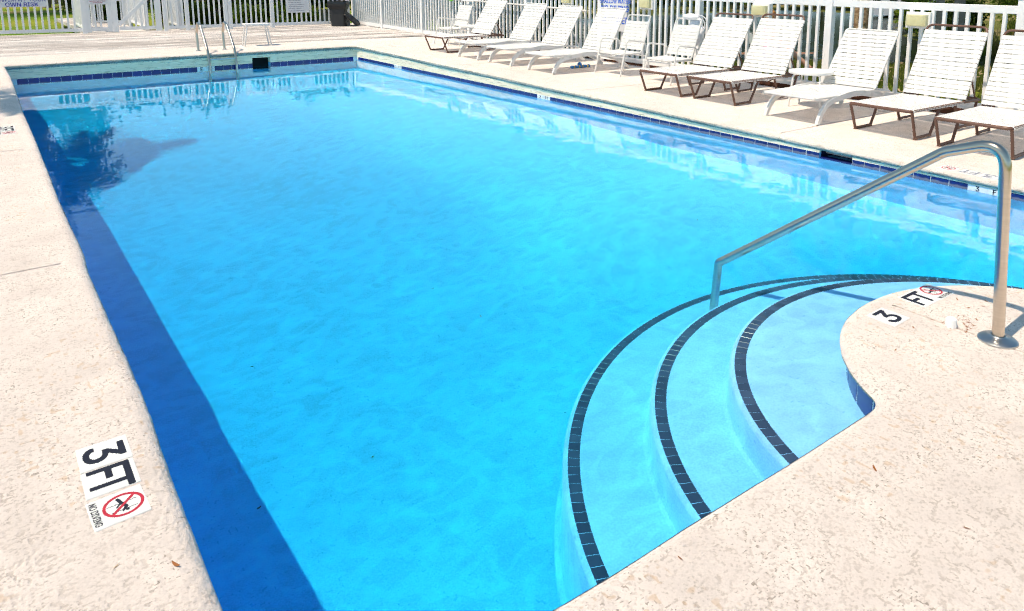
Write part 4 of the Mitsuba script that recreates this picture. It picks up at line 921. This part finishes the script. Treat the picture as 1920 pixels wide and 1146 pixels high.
f_ = np.array([.72, -.69, 0]); l_ = np.array([.69, .72, 0]); gz0 = float(g_z(np.array([6.6]), np.array([-6.0]))[0])
hd = np.array([6.30, -5.93, .92])
hip = hd - f_ * .06 - [0, 0, .72]; chest = hd - f_ * .02 - [0, 0, .30]; neck = hd - [0, 0, .15]
bones = [((hip + l_ * .08, .115), (hip - l_ * .08, .115)), ((hip, .13), (chest, .125)), ((chest + l_ * .12, .075), (chest - l_ * .12, .075)), ((chest, .10), (neck, .055)), ((neck, .05), (hd - [0, 0, .05], .055))]
torso = bones[:4]
limbs = []
for s in (-1, 1):
    sh = chest + l_ * s * .17 + [0, 0, .06]; el = sh + f_ * .10 + l_ * s * .05 - [0, 0, .25]; wr = el + f_ * .22 - [0, 0, .02]
    kn = hip + f_ * .44 + l_ * s * .10 + [0, 0, .06]; an = np.array([*(hip + f_ * .86 + l_ * s * .11)[:2], gz0 + .12]); toe = an + f_ * .16 + [0, 0, -.04]
    limbs += [((sh, .055), (el, .042)), ((el, .042), (wr, .03)), ((wr, .032), (wr + f_ * .07, .03))]
    for j in range(4): limbs.append(((wr + f_ * .07 + l_ * (j - 1.5) * .018, .010), (wr + f_ * (.14 - .008 * abs(j - 1.2)) + l_ * (j - 1.5) * .02 - [0, 0, .02], .008)))
    limbs.append(((wr + f_ * .03 - l_ * s * .02, .011), (wr + f_ * .075 - l_ * s * .05, .009)))
    limbs += [((hip + l_ * s * .09, .09), (kn, .06)), ((kn, .06), (an, .038)), ((an - [0, 0, .04], .04), (toe - [0, 0, .0], .028))]
    for j, q in enumerate((-.03, .06)):
        rg = [an + f_ * (.06 + q * .9) + l_ * (.042 * math.cos(t)) + np.array([0, 0, .042 * math.sin(t) - .02]) for t in np.linspace(0, 2 * np.pi, 14)[:-1]]
        put('sandal_strap', shp(tube(rg, .010, 6, True), 'm_sandal', 40), PS)
    so = bx(-.07, .22, -.045, .045, -.016, .004, .004); so.apply_transform(frame(an + [0, 0, -.085], f_, l_)); put('sandal_sole', shp(so, 'm_sandal', False), PS)
face = [((hd, .098), (hd + f_ * .015 - [0, 0, .04], .085)), ((hd + f_ * .04 - [0, 0, .08], .045), (hd + f_ * .05 - [0, 0, .07], .045)), ((hd + f_ * .095 - [0, 0, .005], .012), (hd + f_ * .112 - [0, 0, .03], .014)),
        ((hd + f_ * .095 - [0, 0, .07], .014), (hd + f_ * .095 + l_ * .01 - [0, 0, .07], .014)), ((hd + l_ * .098 - [0, 0, .02], .018), (hd + l_ * .1 - [0, 0, .04], .014)), ((hd - l_ * .098 - [0, 0, .02], .018), (hd - l_ * .1 - [0, 0, .04], .014))]
put('body', shp(skin_body(bones + limbs + face, .02, 6), 'm_skin', True), PS)
put('pink_top', shp(skin_body([((a, ra + .014), (b, rb + .014)) for (a, ra), (b, rb) in [bones[1], bones[2]]], .03, 8), 'm_pink', True), PS)
put('shorts', shp(skin_body([((hip + l_ * .09, .125), (hip - l_ * .09, .125))] + [((hip + l_ * s * .09, .108), (hip + f_ * .2 + l_ * s * .1 + [0, 0, .02], .1)) for s in (-1, 1)], .03, 8), 'm_ink_blue', True), PS)
r_ = np.random.default_rng(5); hair = []
for i in range(150):
    d = r_.normal(size=3); d /= np.linalg.norm(d); q = d @ f_
    if q > .35 and d[2] < .45: continue
    p = hd + d * [.112, .112, .118] - f_ * .02 - [0, 0, max(0, r_.uniform(-.06, .12)) if d[2] < .2 else 0]
    s = trimesh.creation.icosphere(subdivisions=1, radius=r_.uniform(.022, .036)); s.apply_translation(p); hair.append(s)
put('hair', shp(cat_(hair), 'm_hair', True), PS)
for s in (-1, 1):
    e = trimesh.creation.icosphere(subdivisions=2, radius=.012); e.apply_translation(hd + f_ * .092 + l_ * s * .033 + [0, 0, .005]); put('eye', shp(e, 'm_ink', True), PS)
PC = thing('folding_chair', 'low white folding chair under the ginger haired person by the lake', 'chair')
sz = hip[2] - .14; CMt = frame((hip[0], hip[1], 0), f_, l_)
for s in (-1, 1):
    put('side_frame', shp(tube(bend([(.24, s * .25, gz0), (.22, s * .25, sz), (-.20, s * .25, sz - .02), (-.36, s * .25, sz + .55)], .05, 5), .012, 8), 'm_white_metal', 40), PC, CMt)
    put('leg', shp(tube([(-.16, s * .25, sz - .02), (-.24, s * .25, gz0)], .012, 8), 'm_white_metal', 40), PC, CMt)
put('seat', shp(bx(-.2, .23, -.25, .25, sz - .008, sz + .008, .003), 'm_cloth_white', False), PC, CMt)
put('backrest', shp(beam((-.21, 0, sz), (-.355, 0, sz + .53), .5, .012, .003), 'm_cloth_white', False), PC, CMt)
